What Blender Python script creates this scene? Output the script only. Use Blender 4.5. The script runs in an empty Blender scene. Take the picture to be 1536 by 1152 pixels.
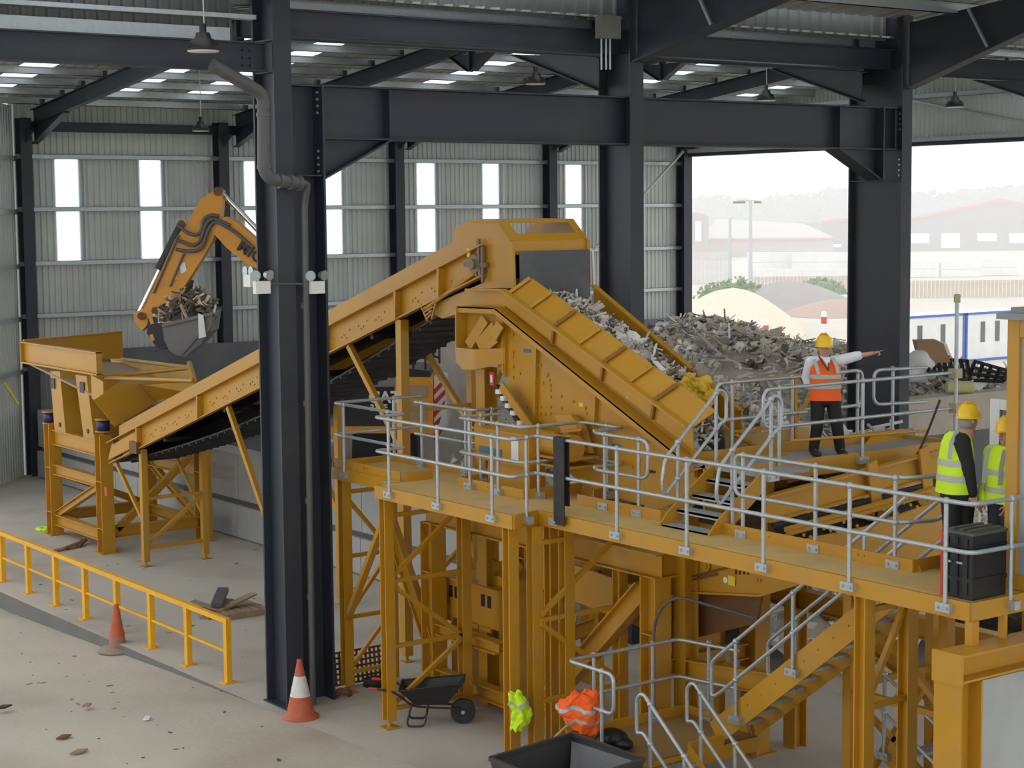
import bpy, math, random
from mathutils import Vector as V, Matrix
rnd = random.Random(7)
SC = bpy.context.scene
COL = SC.collection
# ------------------------------------------------------------------ camera
FPX, CX, CY = 2682.0, 768.0, 576.0
PIT, ROLL, AX = math.radians(5.44), math.radians(.54), math.radians(54.1)
HC = 8.1
fw = V((math.cos(AX), math.sin(AX), 0)); rt0 = V((math.sin(AX), -math.cos(AX), 0)); up0 = V((0, 0, 1))
cf = fw*math.cos(PIT) - up0*math.sin(PIT); cu0 = up0*math.cos(PIT) + fw*math.sin(PIT)
cr = rt0*math.cos(ROLL) - cu0*math.sin(ROLL); cu = rt0*math.sin(ROLL) + cu0*math.cos(ROLL)
CAM = V((0, 0, HC))
def ray(x, y): return (cf*FPX + cr*(x-CX) + cu*(CY-y)).normalized()
def PX(x, y, X): d = ray(x, y); return CAM + d*(X/d.x)
def PY(x, y, Y): d = ray(x, y); return CAM + d*(Y/d.y)
def PZ(x, y, z): d = ray(x, y); return CAM + d*((z-HC)/d.z)
def PD(x, y, D): d = ray(x, y); return CAM + d*(D/d.dot(cf))
cam = bpy.data.cameras.new('camera'); co = bpy.data.objects.new('camera', cam); COL.objects.link(co)
M = Matrix.Identity(4)
for i in range(3):
    M[i][0] = cr[i]; M[i][1] = cu[i]; M[i][2] = -cf[i]; M[i][3] = CAM[i]
co.matrix_world = M
cam.sensor_width = 36; cam.sensor_fit = 'HORIZONTAL'; cam.lens = 36*FPX/1536; cam.clip_end = 2000; cam.clip_start = .5
SC.camera = co

# ------------------------------------------------------------------ materials
MATS = {}
def mat(name, col, rough=.5, metal=0., dirt=None, dscale=3., damt=.5, var=.12, vscale=1.5, bump=0., bscale=30., spec=.5, detail=6.):
    m = bpy.data.materials.new(name); m.use_nodes = True
    nt = m.node_tree; N = nt.nodes; L = nt.links
    b = N['Principled BSDF']; b.inputs['Roughness'].default_value = rough; b.inputs['Metallic'].default_value = metal
    b.inputs['Specular IOR Level'].default_value = spec
    tc = N.new('ShaderNodeTexCoord')
    def noise(sc, det=detail):
        n = N.new('ShaderNodeTexNoise'); n.inputs['Scale'].default_value = sc; n.inputs['Detail'].default_value = det
        L.new(tc.outputs['Object'], n.inputs['Vector']); return n
    n1 = noise(vscale)
    mx = N.new('ShaderNodeMix'); mx.data_type = 'RGBA'
    mx.inputs['A'].default_value = (*[c*(1-var) for c in col], 1); mx.inputs['B'].default_value = (*[min(1, c*(1+var)) for c in col], 1)
    L.new(n1.outputs['Fac'], mx.inputs['Factor'])
    out = mx.outputs['Result']
    if dirt:
        n2 = noise(dscale, 8); r = N.new('ShaderNodeValToRGB')
        r.color_ramp.elements[0].position = .48; r.color_ramp.elements[1].position = .72
        r.color_ramp.elements[0].color = (0, 0, 0, 1); r.color_ramp.elements[1].color = (damt, damt, damt, 1)
        L.new(n2.outputs['Fac'], r.inputs['Fac'])
        m2 = N.new('ShaderNodeMix'); m2.data_type = 'RGBA'; m2.inputs['B'].default_value = (*dirt, 1)
        L.new(r.outputs['Color'], m2.inputs['Factor']); L.new(out, m2.inputs['A']); out = m2.outputs['Result']
    L.new(out, b.inputs['Base Color'])
    if bump:
        n3 = noise(bscale); bp = N.new('ShaderNodeBump'); bp.inputs['Strength'].default_value = bump; bp.inputs['Distance'].default_value = .02
        L.new(n3.outputs['Fac'], bp.inputs['Height']); L.new(bp.outputs['Normal'], b.inputs['Normal'])
    MATS[name] = m; return m
def lin(h):
    h = h.lstrip('#'); r = [int(h[i:i+2], 16)/255 for i in (0, 2, 4)]
    return tuple(c/12.92 if c <= .04045 else ((c+.055)/1.055)**2.4 for c in r)
YEL = mat('yellow_paint', (.52, .255, .012), .42, dirt=(.33, .22, .09), damt=.35, dscale=1.6, var=.1)
YEL2 = mat('yellow_deck', (.64, .43, .15), .6, dirt=(.42, .33, .2), damt=.6, dscale=2.2)
BYEL = mat('barrier_yellow', (.86, .43, .01), .4, dirt=(.5, .3, .05), damt=.3, dscale=5)
RUST = mat('rust_brown_steel', (.16, .07, .025), .6)
STEEL = mat('charcoal_steel', (.028, .034, .046), .5, dirt=(.06, .06, .06), damt=.4, dscale=.8)
GALV = mat('galvanised_steel', (.46, .50, .52), .38, metal=.55, var=.18, vscale=14)
CLAD = mat('cladding', (.56, .59, .56), .5, dirt=(.36, .36, .32), damt=.35, dscale=.5, var=.06)
ROOFM = mat('roof_sheet', (.40, .41, .38), .55, var=.08)
CONC = mat('floor_concrete', (.52, .465, .385), .85, dirt=(.33, .265, .19), damt=.6, dscale=.35, var=.2, vscale=.25, bump=.35, bscale=9)
SLABM = mat('slab_concrete', (.53, .49, .43), .85, dirt=(.30, .26, .2), damt=.5, dscale=.6, var=.13, vscale=.4, bump=.2, bscale=12)
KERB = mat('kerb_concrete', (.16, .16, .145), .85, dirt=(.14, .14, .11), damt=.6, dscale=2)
BLOCK = mat('block_concrete', (.42, .43, .41), .8, dirt=(.28, .28, .25), damt=.5, dscale=1.1, var=.1, bump=.2)
DARKP = mat('push_wall_plate', (.10, .105, .115), .45, dirt=(.2, .18, .15), damt=.5, dscale=.7)
RUB = mat('black_rubber', (.018, .018, .02), .6, dirt=(.06, .055, .05), damt=.5, dscale=6)
CURT = mat('curtain_rubber', (.075, .08, .086), .5, dirt=(.13, .125, .115), damt=.7, dscale=2.5, detail=8)
BLK = mat('black_plastic', (.012, .012, .013), .45)
WHT = mat('white_paint', (.78, .78, .76), .5)
PIPE = mat('grey_pipe', (.10, .10, .10), .45)
RED = mat('red_paint', (.62, .03, .02), .45)
BLUE = mat('blue_paint', (.03, .10, .36), .5)
HVO = mat('hivis_orange', (1.0, .135, .012), .75, var=.06)
HVY = mat('hivis_yellow', (.62, .90, .02), .75, var=.06)
REFL = mat('reflective_tape', (.45, .45, .43), .4)
SKIN = mat('skin', (.56, .28, .20), .55, var=.05)
HAIR = mat('hair', (.05, .03, .02), .7)
SHIRT = mat('white_shirt', (.74, .77, .82), .8)
TROU = mat('black_trousers', (.012, .012, .016), .8)
HELM = mat('helmet_yellow', (.90, .55, .01), .3)
SHOE = mat('shoe_leather', (.03, .025, .02), .5)
CONEO = mat('cone_orange', (.52, .10, .04), .6, dirt=(.35, .2, .13), damt=.6, dscale=8)
CONEW = mat('cone_white', (.72, .71, .69), .5, dirt=(.5, .45, .4), damt=.5, dscale=8)
WOOD = mat('pallet_wood', (.34, .24, .15), .85, var=.3, vscale=8)
CARD = mat('cardboard', (.36, .22, .12), .85)
EXY = mat('excavator_yellow', (.72, .30, .014), .38, dirt=(.35, .2, .08), damt=.3, dscale=3)
CHROME = mat('chrome_rod', (.75, .76, .78), .18, metal=1.)
GLASSY = mat('dark_glass', (.02, .025, .03), .08)
NAVY = mat('skip_navy', (.05, .046, .046), .45)
def panel_mat():
    m = bpy.data.materials.new('translucent_panel'); m.use_nodes = True; nt = m.node_tree; N = nt.nodes; L = nt.links
    N.remove(N['Principled BSDF']); o = N['Material Output']
    t = N.new('ShaderNodeBsdfTranslucent'); t.inputs['Color'].default_value = (.95, .97, .97, 1)
    d = N.new('ShaderNodeBsdfTransparent'); d.inputs['Color'].default_value = (.95, .97, .98, 1)
    mx = N.new('ShaderNodeMixShader'); mx.inputs[0].default_value = .30
    L.new(t.outputs[0], mx.inputs[1]); L.new(d.outputs[0], mx.inputs[2]); L.new(mx.outputs[0], o.inputs['Surface'])
    return m
PANEL = panel_mat()

# ------------------------------------------------------------------ mesh builder
OFF = {}
def lnk(o): COL.objects.link(o); return o
def props(o, label=None, cat=None, group=None, kind=None):
    if label: o['label'] = label
    if cat: o['category'] = cat
    if group: o['group'] = group
    if kind: o['kind'] = kind
    return o
def thing(name, label, cat, loc=(0, 0, 0), group=None, kind=None):
    o = lnk(bpy.data.objects.new(name, None)); o.location = loc; o.empty_display_size = .2
    OFF[o.name] = V(loc); return props(o, label, cat, group, kind)
class MB:
    def __init__(s): s.v = []; s.f = []; s.sm = []; s.mi = []
    def add(s, vs, fs, smooth=False, mi=0):
        n = len(s.v); s.v += [tuple(p) for p in vs]
        for f in fs: s.f.append(tuple(i+n for i in f)); s.sm.append(smooth); s.mi.append(mi)
        return s
    def box(s, x0, y0, z0, x1, y1, z1, mi=0):
        x0, x1 = min(x0, x1), max(x0, x1); y0, y1 = min(y0, y1), max(y0, y1); z0, z1 = min(z0, z1), max(z0, z1)
        vs = [(x, y, z) for z in (z0, z1) for y in (y0, y1) for x in (x0, x1)]
        return s.add(vs, [(0, 2, 3, 1), (4, 5, 7, 6), (0, 1, 5, 4), (2, 6, 7, 3), (0, 4, 6, 2), (1, 3, 7, 5)], mi=mi)
    def bar(s, p, q, w, h, up=(0, 0, 1), mi=0):
        p, q = V(p), V(q); d = (q-p).normalized(); u = V(up)
        if abs(d.dot(u)) > .98: u = V((0, 1, 0)) if abs(d.z) > .9 else V((0, 0, 1))
        a = d.cross(u).normalized(); u = a.cross(d).normalized()
        vs = [c+a*(i*w/2)+u*(j*h/2) for c in (p, q) for j in (-1, 1) for i in (-1, 1)]
        return s.add(vs, [(0, 1, 3, 2), (4, 6, 7, 5), (0, 4, 5, 1), (2, 3, 7, 6), (0, 2, 6, 4), (1, 5, 7, 3)], mi=mi)
    def ibeam(s, p, q, w, h, tf=.025, tw=.015, up=(0, 0, 1)):
        p, q = V(p), V(q); d = (q-p).normalized(); u = V(up)
        a = d.cross(u).normalized(); u = a.cross(d).normalized(); o = u*(h/2-tf/2)
        s.bar(p+o, q+o, w, tf, u); s.bar(p-o, q-o, w, tf, u); s.bar(p, q, tw, h-2*tf, u); return s
    def tube(s, pts, r, n=8, cap=True, mi=0):
        pts = [V(p) for p in pts]; k = len(pts); rings = []
        rr = r if isinstance(r, (list, tuple)) else [r]*k
        d0 = (pts[1]-pts[0]).normalized(); u = V((0, 0, 1)) if abs(d0.z) < .9 else V((1, 0, 0))
        a = d0.cross(u).normalized()
        for i in range(k):
            if i == 0: d = d0
            elif i == k-1: d = (pts[i]-pts[i-1]).normalized()
            else:
                d = ((pts[i]-pts[i-1]).normalized()+(pts[i+1]-pts[i]).normalized())
                d = d.normalized() if d.length > 1e-6 else (pts[i]-pts[i-1]).normalized()
            a = (a-d*a.dot(d)).normalized(); b = d.cross(a)
            sc = 1.
            rings.append([pts[i]+(a*math.cos(t)+b*math.sin(t))*rr[i] for t in [2*math.pi*j/n for j in range(n)]])
        vs = [p for R in rings for p in R]; fs = []
        for i in range(k-1):
            for j in range(n):
                fs.append((i*n+j, i*n+(j+1) % n, (i+1)*n+(j+1) % n, (i+1)*n+j))
        s.add(vs, fs, True, mi)
        if cap:
            s.add(rings[0], [tuple(range(n-1, -1, -1))], False, mi); s.add(rings[-1], [tuple(range(n))], False, mi)
        return s
    def prism(s, poly, t, mi=0):
        poly = [V(p) for p in poly]; t = V(t); n = len(poly)
        fs = [tuple(range(n-1, -1, -1)), tuple(range(n, 2*n))]+[(i, (i+1) % n, n+(i+1) % n, n+i) for i in range(n)]
        return s.add(poly+[p+t for p in poly], fs, mi=mi)
    def sphere(s, c, r, n=10, m=6, sc=(1, 1, 1), mi=0):
        c = V(c); vs = [c+V((0, 0, -r*sc[2]))]
        for i in range(1, m):
            t = -math.pi/2+math.pi*i/m
            for j in range(n):
                a = 2*math.pi*j/n; vs.append(c+V((r*sc[0]*math.cos(t)*math.cos(a), r*sc[1]*math.cos(t)*math.sin(a), r*sc[2]*math.sin(t))))
        vs.append(c+V((0, 0, r*sc[2]))); fs = []
        for j in range(n): fs.append((0, 1+(j+1) % n, 1+j))
        for i in range(m-2):
            for j in range(n): a = 1+i*n; fs.append((a+j, a+(j+1) % n, a+n+(j+1) % n, a+n+j))
        l = len(vs)-1; a = 1+(m-2)*n
        for j in range(n): fs.append((a+j, a+(j+1) % n, l))
        return s.add(vs, fs, True, mi)
    def lathe(s, c, prof, n=16, smooth=True, mi=0):
        c = V(c); vs = [c+V((r*math.cos(2*math.pi*j/n), r*math.sin(2*math.pi*j/n), z)) for r, z in prof for j in range(n)]
        fs = [(i*n+j, i*n+(j+1) % n, (i+1)*n+(j+1) % n, (i+1)*n+j) for i in range(len(prof)-1) for j in range(n)]
        s.add(vs, fs, smooth, mi); return s
    def bolt(s, c, r=.02, d=(-1, 0, 0), h=.015):
        c = V(c); d = V(d); return s.tube([c, c+d*h], r, 6)
    def build(s, name, m, parent=None, label=None):
        off = OFF[parent.name] if parent is not None else V((0, 0, 0))
        base = None
        if parent is None and s.v:
            xs = [p[0] for p in s.v]; ys = [p[1] for p in s.v]; zs = [p[2] for p in s.v]
            base = V(((min(xs)+max(xs))/2, (min(ys)+max(ys))/2, min(zs))); off = base
        me = bpy.data.meshes.new(name); me.from_pydata([tuple(V(p)-off) for p in s.v], [], s.f); me.update()
        for x in (m if isinstance(m, (list, tuple)) else [m]): me.materials.append(x)
        me.polygons.foreach_set('use_smooth', s.sm); me.polygons.foreach_set('material_index', s.mi)
        o = lnk(bpy.data.objects.new(name, me)); OFF[o.name] = off
        if base is not None: o.location = base
        if parent is not None: o.parent = parent
        if label: o['label'] = label
        return o
def bend(pts, r, n=5, closed=False):
    pts = [V(p) for p in pts]; out = [pts[0]]
    for i in range(1, len(pts)-1):
        a, b, c = pts[i-1], pts[i], pts[i+1]; d1 = (a-b); d2 = (c-b)
        k = min(r, d1.length*.49, d2.length*.49)
        p, q = b+d1.normalized()*k, b+d2.normalized()*k
        for j in range(n+1):
            t = j/n; out.append(p*(1-t)**2+b*(2*t*(1-t))+q*t*t)
    return out+[pts[-1]]
def one(name, mb, m, label, cat, group=None, kind=None):
    return props(mb.build(name, m), label, cat, group, kind)
def struct(name, mb, m, parent=None):
    o = mb.build(name, m, parent)
    if parent is None: o['kind'] = 'structure'
    return o
def dup(o, off, parent=None):
    c = o.copy(); COL.objects.link(c)
    if parent is None: c.location = o.location+V(off)
    else: c.parent = parent
    for ch in list(o.children): dup(ch, off, c)
    return c
def text_obj(name, body, size, origin, right, upv, m, parent, ext=.01):
    # flat lettering built as mesh from the font
    cu_ = bpy.data.curves.new(name, 'FONT'); cu_.body = body; cu_.size = size; cu_.extrude = ext; cu_.offset = size*.03
    o = bpy.data.objects.new(name+'_tmp', cu_); COL.objects.link(o)
    dg = bpy.context.evaluated_depsgraph_get(); me = bpy.data.meshes.new_from_object(o.evaluated_get(dg))
    bpy.data.objects.remove(o)
    r = V(right).normalized(); u = V(upv); u = (u-r*u.dot(r)).normalized(); n = r.cross(u)
    off = OFF[parent.name]; me.transform(Matrix(((r.x, u.x, n.x, origin[0]-off.x), (r.y, u.y, n.y, origin[1]-off.y), (r.z, u.z, n.z, origin[2]-off.z), (0, 0, 0, 1))))
    me.materials.clear(); me.materials.append(m)
    t = lnk(bpy.data.objects.new(name, me)); t.parent = parent; OFF[t.name] = off; return t
# ================================================================== THE BUILDING
CYL = 25.8                     # line of the tall columns
WY = 54.6                      # back wall
f = MB()
ys = [-30, 0, 20, 26.2, 29.5, 33, 37, 48, 60, 80]; zs = [0, 0, 0, 0, -.10, -.23, -.36, -.42, -.42, -.42]
for i in range(len(ys)-1):
    f.add([(-40, ys[i], zs[i]), (13.6, ys[i], zs[i]), (13.6, ys[i+1], zs[i+1]), (-40, ys[i+1], zs[i+1])], [(0, 1, 2, 3)])
f.add([(13.6, -30, 0), (48.3, -30, 0), (48.3, 26.2, 0), (13.6, 26.2, 0)], [(0, 1, 2, 3)])
struct('floor', f, CONC)
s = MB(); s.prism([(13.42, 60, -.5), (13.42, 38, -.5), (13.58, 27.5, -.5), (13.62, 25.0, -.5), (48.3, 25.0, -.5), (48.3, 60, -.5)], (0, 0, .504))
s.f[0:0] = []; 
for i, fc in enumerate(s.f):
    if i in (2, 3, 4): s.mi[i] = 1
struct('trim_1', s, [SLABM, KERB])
s = MB(); s.add([(13.62, 25.02, .002), (13.9, 21, .002), (13.2, 6, .002), (48.2, 6, .002), (48.2, 25.02, .002)], [(0, 1, 2, 3, 4)])
struct('trim_2', s, SLABM)

# ---- back wall of ribbed sheet with translucent panels
wins = [(21.67, 22.6), (24.55, 25.45), (28.35, 29.2), (31.3, 32.3), (35.3, 36.22), (38.2, 39.08), (42.08, 43.0), (45.0, 45.9)]
ZW0, ZW1 = 6.62, 9.97
def ribs(mb, o, d, n, L, pitch, spans, depth=.045):
    # ribbed sheet: origin o, run direction d, outward normal n, spans(t) -> list of (z0, z1)
    k = int(L/pitch)
    for i in range(k):
        t = i*pitch
        for a, b, ha, hb in ((0, .55, 0, 0), (.55, .65, 0, 1), (.65, .9, 1, 1), (.9, 1, 1, 0)):
            for z0, z1 in spans(t+pitch*.5):
                p = o+d*(t+a*pitch)+n*(ha*depth); q = o+d*(t+b*pitch)+n*(hb*depth)
                mb.add([(p.x, p.y, z0), (q.x, q.y, z0), (q.x, q.y, z1), (p.x, p.y, z1)], [(0, 1, 2, 3)])
def bspan(t):
    x = 20.3+t
    for a, b in wins:
        if a <= x <= b: return [(0, ZW0), (ZW1, 11.85)]
    return [(0, 11.85)]
w = MB(); ribs(w, V((20.3, WY, 0)), V((1, 0, 0)), V((0, -1, 0)), 27.8, .2, bspan)
w.box(20.3, WY+.05, 0, 48.1, WY+.06, ZW0); w.box(20.3, WY+.05, ZW1, 48.1, WY+.06, 11.85)
xs = [20.3]+[v for ab in wins for v in ab]+[48.1]
for i in range(0, len(xs), 2): w.box(xs[i]-.08, WY+.05, ZW0, xs[i+1]+.08, WY+.06, ZW1)
wall_back = struct('wall_back', w, CLAD)
r = MB()
for z in (9.95, 8.3, 6.6, 4.95, 3.3):
    r.box(20.4, WY-.20, z, 48, WY-.19, z+.15); r.box(20.4, WY-.20, z+.14, 48, WY-.06, z+.15); r.box(20.4, WY-.2, z, 48, WY-.06, z+.01)
    r.build('sheeting_rail', GALV, wall_back); r = MB()
r = MB(); r.ibeam((20.8, WY-.3, 10.95), (47.7, WY-.3, 10.95), .2, .3); r.build('eaves_beam', STEEL, wall_back)
for a, b in wins:
    r = MB(); r.bar((b+.06, WY-.13, 3.3), (b+.06, WY-.13, 9.95), .03, .03); r.build('sag_rod', GALV, wall_back)
for i, (a, b) in enumerate(wins):
    p = MB(); p.box(a-.1, WY+.01, ZW0-.02, b+.1, WY+.03, ZW1+.02); struct('window_%d' % (i+1), p, PANEL)
# ---- left return wall
w = MB(); d = V((-.66, -.75, 0)).normalized(); n = V((.75, -.66, 0)).normalized()
ribs(w, V((20.35, WY-.1, 0)), d, n, 6.4, .2, lambda t: [(0, 11.6)])
wall_left = struct('wall_left', w, CLAD)
for z in (9.95, 8.3, 6.6, 4.95, 3.3):
    r = MB(); a = V((20.3, WY-.1, z))+n*.16; r.bar(a, a+d*6.4, .03, .15); r.build('sheeting_rail', GALV, wall_left)
# ---- right gable wall with the tall doorway
w = MB(); ribs(w, V((48.1, WY, 0)), V((0, -1, 0)), V((-1, 0, 0)), 32, .2, lambda t: [(10.45, 14.5)])
w.box(48.12, 22, 10.45, 48.14, WY, 14.5)
wall_right = struct('wall_right', w, CLAD)
for z in (10.42, 11.9, 13.3):
    r = MB(); r.box(47.85, 22.5, z, 47.87, WY-.2, z+.16); r.box(47.85, 22.5, z, 48.04, WY-.2, z+.012); r.build('sheeting_rail', GALV, wall_right)
t = MB(); t.box(47.88, 22.5, 10.3, 48.3, WY, 10.45); struct('trim_3', t, STEEL)
# ---- step in the roof left of the front column
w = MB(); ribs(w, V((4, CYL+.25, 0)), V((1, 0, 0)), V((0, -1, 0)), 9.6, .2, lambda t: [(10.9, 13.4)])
wall_front = struct('wall_front', w, mat('shaded_cladding', (.13, .14, .135), .6))  # same cladding as the walls, with shade put into its colour
for z in (11.22, 12.3):
    r = MB(); r.box(4, CYL-.02, z, 13.7, CYL+.18, z+.07); r.build('sheeting_rail', GALV, wall_front)
r = MB(); r.box(4, CYL+.12, 10.86, 13.3, CYL+.16, 11.08); r.build('eaves_beam', GALV, wall_front)
# ---- roof: ribbed sheets, purlins and roof lights
RIDGE, ZR, ZE0, ZE1 = 40.4, 13.25, 11.65, 11.7
def zroof(y):
    return ZE0+(ZR-ZE0)*(y-CYL)/(RIDGE-CYL) if y < RIDGE else ZR-(ZR-ZE1)*(y-RIDGE)/(WY-RIDGE)
lights = [(15.6, 16.6), (18.5, 19.5), (22.5, 23.5), (25.15, 26.05), (29.3, 30.3), (31.9, 32.9), (36.2, 37.2), (39.3, 40.3), (43.2, 44.2), (45.6, 46.5)]
ROW = [(28.5, 38.5), (42.5, 52.8)]
c = MB()
def sheet(x0, x1, y0, y1):
    k = max(1, int((x1-x0)/.33)); st = (x1-x0)/k
    for i in range(k):
        for a, b, ha, hb in ((0, .6, 0, 0), (.6, .7, 0, 1), (.7, .9, 1, 1), (.9, 1, 1, 0)):
            p, q = x0+(i+a)*st, x0+(i+b)*st
            c.add([(p, y0, zroof(y0)+ha*.04), (q, y0, zroof(y0)+hb*.04), (q, y1, zroof(y1)+hb*.04), (p, y1, zroof(y1)+ha*.04)], [(0, 1, 2, 3)])
xs = [9.0]+[v for ab in lights for v in ab]+[48.1]
for y0, y1, lit in ((CYL, ROW[0][0], 0), (ROW[0][0], ROW[0][1], 1), (ROW[0][1], RIDGE, 0), (RIDGE, ROW[1][0], 0), (ROW[1][0], ROW[1][1], 1), (ROW[1][1], WY, 0)):
    if not lit: sheet(9, 48.1, y0, y1)
    else:
        for i in range(0, len(xs), 2): sheet(xs[i], xs[i+1], y0, y1)
        p = MB()
        for a, b in lights: p.add([(a, y0, zroof(y0)+.02), (b, y0, zroof(y0)+.02), (b, y1, zroof(y1)+.02), (a, y1, zroof(y1)+.02)], [(0, 1, 2, 3)])
        for k, (a, b) in enumerate(lights):
            q = MB(); q.add([(a, y0, zroof(y0)+.02), (b, y0, zroof(y0)+.02), (b, y1, zroof(y1)+.02), (a, y1, zroof(y1)+.02)], [(0, 1, 2, 3)])
            struct('window_%d' % (9+k+(0 if y0 < RIDGE else len(lights))), q, PANEL)
# near bay roof, extended unseen to cut sky light; rooflights widened as fill
def zn(y): return 12.15+.1*(24.9-y) if y > 10 else 13.64-.1*(10-y)
nlA = [(-8, -5.6), (-2, .4), (4, 6.4), (10, 12.4), (16.2, 18.6)]; nlB = nlA+[(22.5, 24.9), (29.5, 31.9), (36, 38.4), (42, 44.4)]
for ya, yb, nl in ((10, CYL, nlA), (-6, 10, nlB)):
    xs = [-14]+[v for ab in nl for v in ab]+[48.1]
    for i in range(0, len(xs), 2):
        x0, x1 = xs[i], xs[i+1]; k = max(1, int((x1-x0)/.4)); st = (x1-x0)/k
        for j in range(k):
            for a, b, ha, hb in ((0, .6, 0, 0), (.6, .7, 0, 1), (.7, .9, 1, 1), (.9, 1, 1, 0)):
                q0, q1 = x0+(j+a)*st, x0+(j+b)*st
                c.add([(q0, ya, zn(ya)+ha*.04), (q1, ya, zn(ya)+hb*.04), (q1, yb, zn(yb)+hb*.04), (q0, yb, zn(yb)+ha*.04)], [(0, 1, 2, 3)])
    for k, (a, b) in enumerate(nl):
        q = MB(); q.add([(a, ya, zn(ya)+.02), (b, ya, zn(ya)+.02), (b, yb, zn(yb)+.02), (a, yb, zn(yb)+.02)], [(0, 1, 2, 3)])
        struct('window_%d' % ((40 if ya == 10 else 60)+k), q, PANEL)  # unseen near bay rooflights, widened as fill
ceiling = struct('ceiling', c, ROOFM)
w = MB(); ribs(w, V((13.6, CYL+.3, 0)), V((1, 0, 0)), V((0, -1, 0)), 34.4, .3, lambda t: [(11.62, 12.5)]); struct('trim_5', w, MATS['shaded_cladding'])
def purlin(y, z, x0, x1):
    r = MB(); r.box(x0, y-.01, z-.22, x1, y+.01, z-.01); r.box(x0, y-.07, z-.03, x1, y+.01, z-.012); r.box(x0, y-.01, z-.22, x1, y+.07, z-.205)
    r.build('purlin', GALV, ceiling)
y = CYL+.6
while y < WY:
    purlin(y, zroof(y), 9, 48); y += 1.6
for y in (24.2, 22.6, 21, 19.4, 17.8, 16.2, 14.6): purlin(y, zn(y), -13, 48)

# ---- tall charcoal columns of paired flanges
def column(xl, xr, yf, yb, z1, label, plates=()):
    # portal column: flanges face the viewer's bay and the far bay, web between them
    t = thing('steel_column', label, 'column', ((xl+xr)/2, (yf+yb)/2, 0), 'tall charcoal columns'); xm = (xl+xr)/2
    for y0 in (yf, yb-.04):
        f = MB(); f.box(xl, y0, 0, xr, y0+.04, z1); f.build('flange', STEEL, t)
    f = MB(); f.box(xm-.012, yf+.04, 0, xm+.012, yb-.04, z1); f.build('web', STEEL, t)
    f = MB(); f.box(xl-.04, yf-.04, 0, xr+.04, yb+.04, .03); f.build('base_plate', STEEL, t)
    for z in plates:
        f = MB(); f.box(xl+.02, yf+.041, z-.012, xm-.013, yb-.041, z+.012); f.build('stiffener', STEEL, t)
    return t
def bolts(t, x, y, dx, zs=(10.1, 9.99, 9.88, 9.77, 9.15, 9.04, 8.93, 8.82)):
    f = MB()
    for z in zs: f.bolt((x, y, z), .022, (dx, 0, 0), .03)
    f.build('bolt_row', GALV, t)
colA = column(13.85, 14.17, 25.52, 26.24, 14.5, 'tall charcoal column nearest the white and orange cone, with a drainpipe', plates=(10.4, 10.9))
f = MB(); f.box(14.172, 25.89, 0, 14.76, 25.915, 10.2); f.build('side_web', STEEL, colA)
f = MB(); f.box(14.76, 25.58, 0, 14.80, 26.2, 10.22); f.build('side_flange', STEEL, colA)
for z in (8.75, 10.2): f = MB(); f.box(14.18, 25.62, z-.012, 14.758, 25.888, z+.012); f.build('stiffener', STEEL, colA)
bolts(colA, 14.76, 25.72, -1)
colB = column(21.19, 21.51, 25.5, 26.44, 13, 'charcoal column with a small grey box on it, behind the yellow waste chute', plates=(9.37, 10.22, 11.05))
bolts(colB, 21.32, 25.62, -1, (10.1, 9.98, 9.86, 9.62, 9.5, 9.42))
colC = column(28.5, 28.8, 25.5, 27.0, 13, 'charcoal column behind the pointing man in the orange vest', plates=(8.72, 10.2, 10.75))
bolts(colC, 28.62, 25.66, -1)
f = MB(); f.box(28.0, 25.55, 8.7, 28.03, 26.0, 10.22); f.build('end_plate', STEEL, colC)
# girders between the columns with haunched ends
def girder(x0, x1, label, h0, h1):
    t = thing('steel_girder', label, 'girder', ((x0+x1)/2, CYL, 9.34), 'girders between the tall columns')
    g = MB(); g.box(x0, CYL-.012, 9.36, x1, CYL+.012, 10.2); g.build('web', STEEL, t)
    for z in (9.34, 10.19):
        g = MB(); g.box(x0, CYL-.22, z, x1, CYL+.22, z+.03); g.build('flange', STEEL, t)
    for x, s_, on in ((x0, 1, h0), (x1-.56, -1, h1)):
        if not on: continue
        g = MB(); g.prism([(x, CYL-.012, 9.34), (x+s_*1.25, CYL-.012, 9.34), (x, CYL-.012, 8.72)], (0, .024, 0)); g.build('haunch_plate', STEEL, t)
        g = MB(); g.bar((x, CYL, 8.71), (x+s_*1.28, CYL, 9.345), .44, .03, (0, 0, 1)); g.build('haunch_flange', STEEL, t)
        g = MB(); g.box(x+s_*1.25, CYL-.2, 9.36, x+s_*1.27, CYL-.01, 10.2); g.build('stiffener', STEEL, t)
    return t
girder(14.81, 21.33, 'deep charcoal girder from the drainpipe column to the middle column', 1, 0)
girder(21.36, 28.6, 'deep charcoal girder from the middle column to the column behind the pointing man', 0, 1)
g = MB(); g.ibeam((4, CYL-.05, 10.62), (13.8, CYL-.05, 10.62), .25, .46, .025, .015)
for i in range(2):
    for z in (10.72, 10.6, 10.48): g.bolt((13.55-.13*i, CYL-.07, z), .02, (0, -1, 0), .03)
one('steel_beam', g, STEEL, 'charcoal beam bolted to the drainpipe column below the pale eaves strip', 'beam')
g = MB(); g.ibeam((14.2, CYL+.1, 11.22), (21.3, CYL+.1, 11.22), .2, .42); one('steel_beam', g, STEEL, 'charcoal beam above the girder between drainpipe column and middle column', 'beam')
g = MB(); g.ibeam((21.4, CYL+.1, 11.22), (28.6, CYL+.1, 11.22), .2, .42); one('steel_beam', g, STEEL, 'charcoal beam above the girder between middle column and pointing man column', 'beam')
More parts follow.
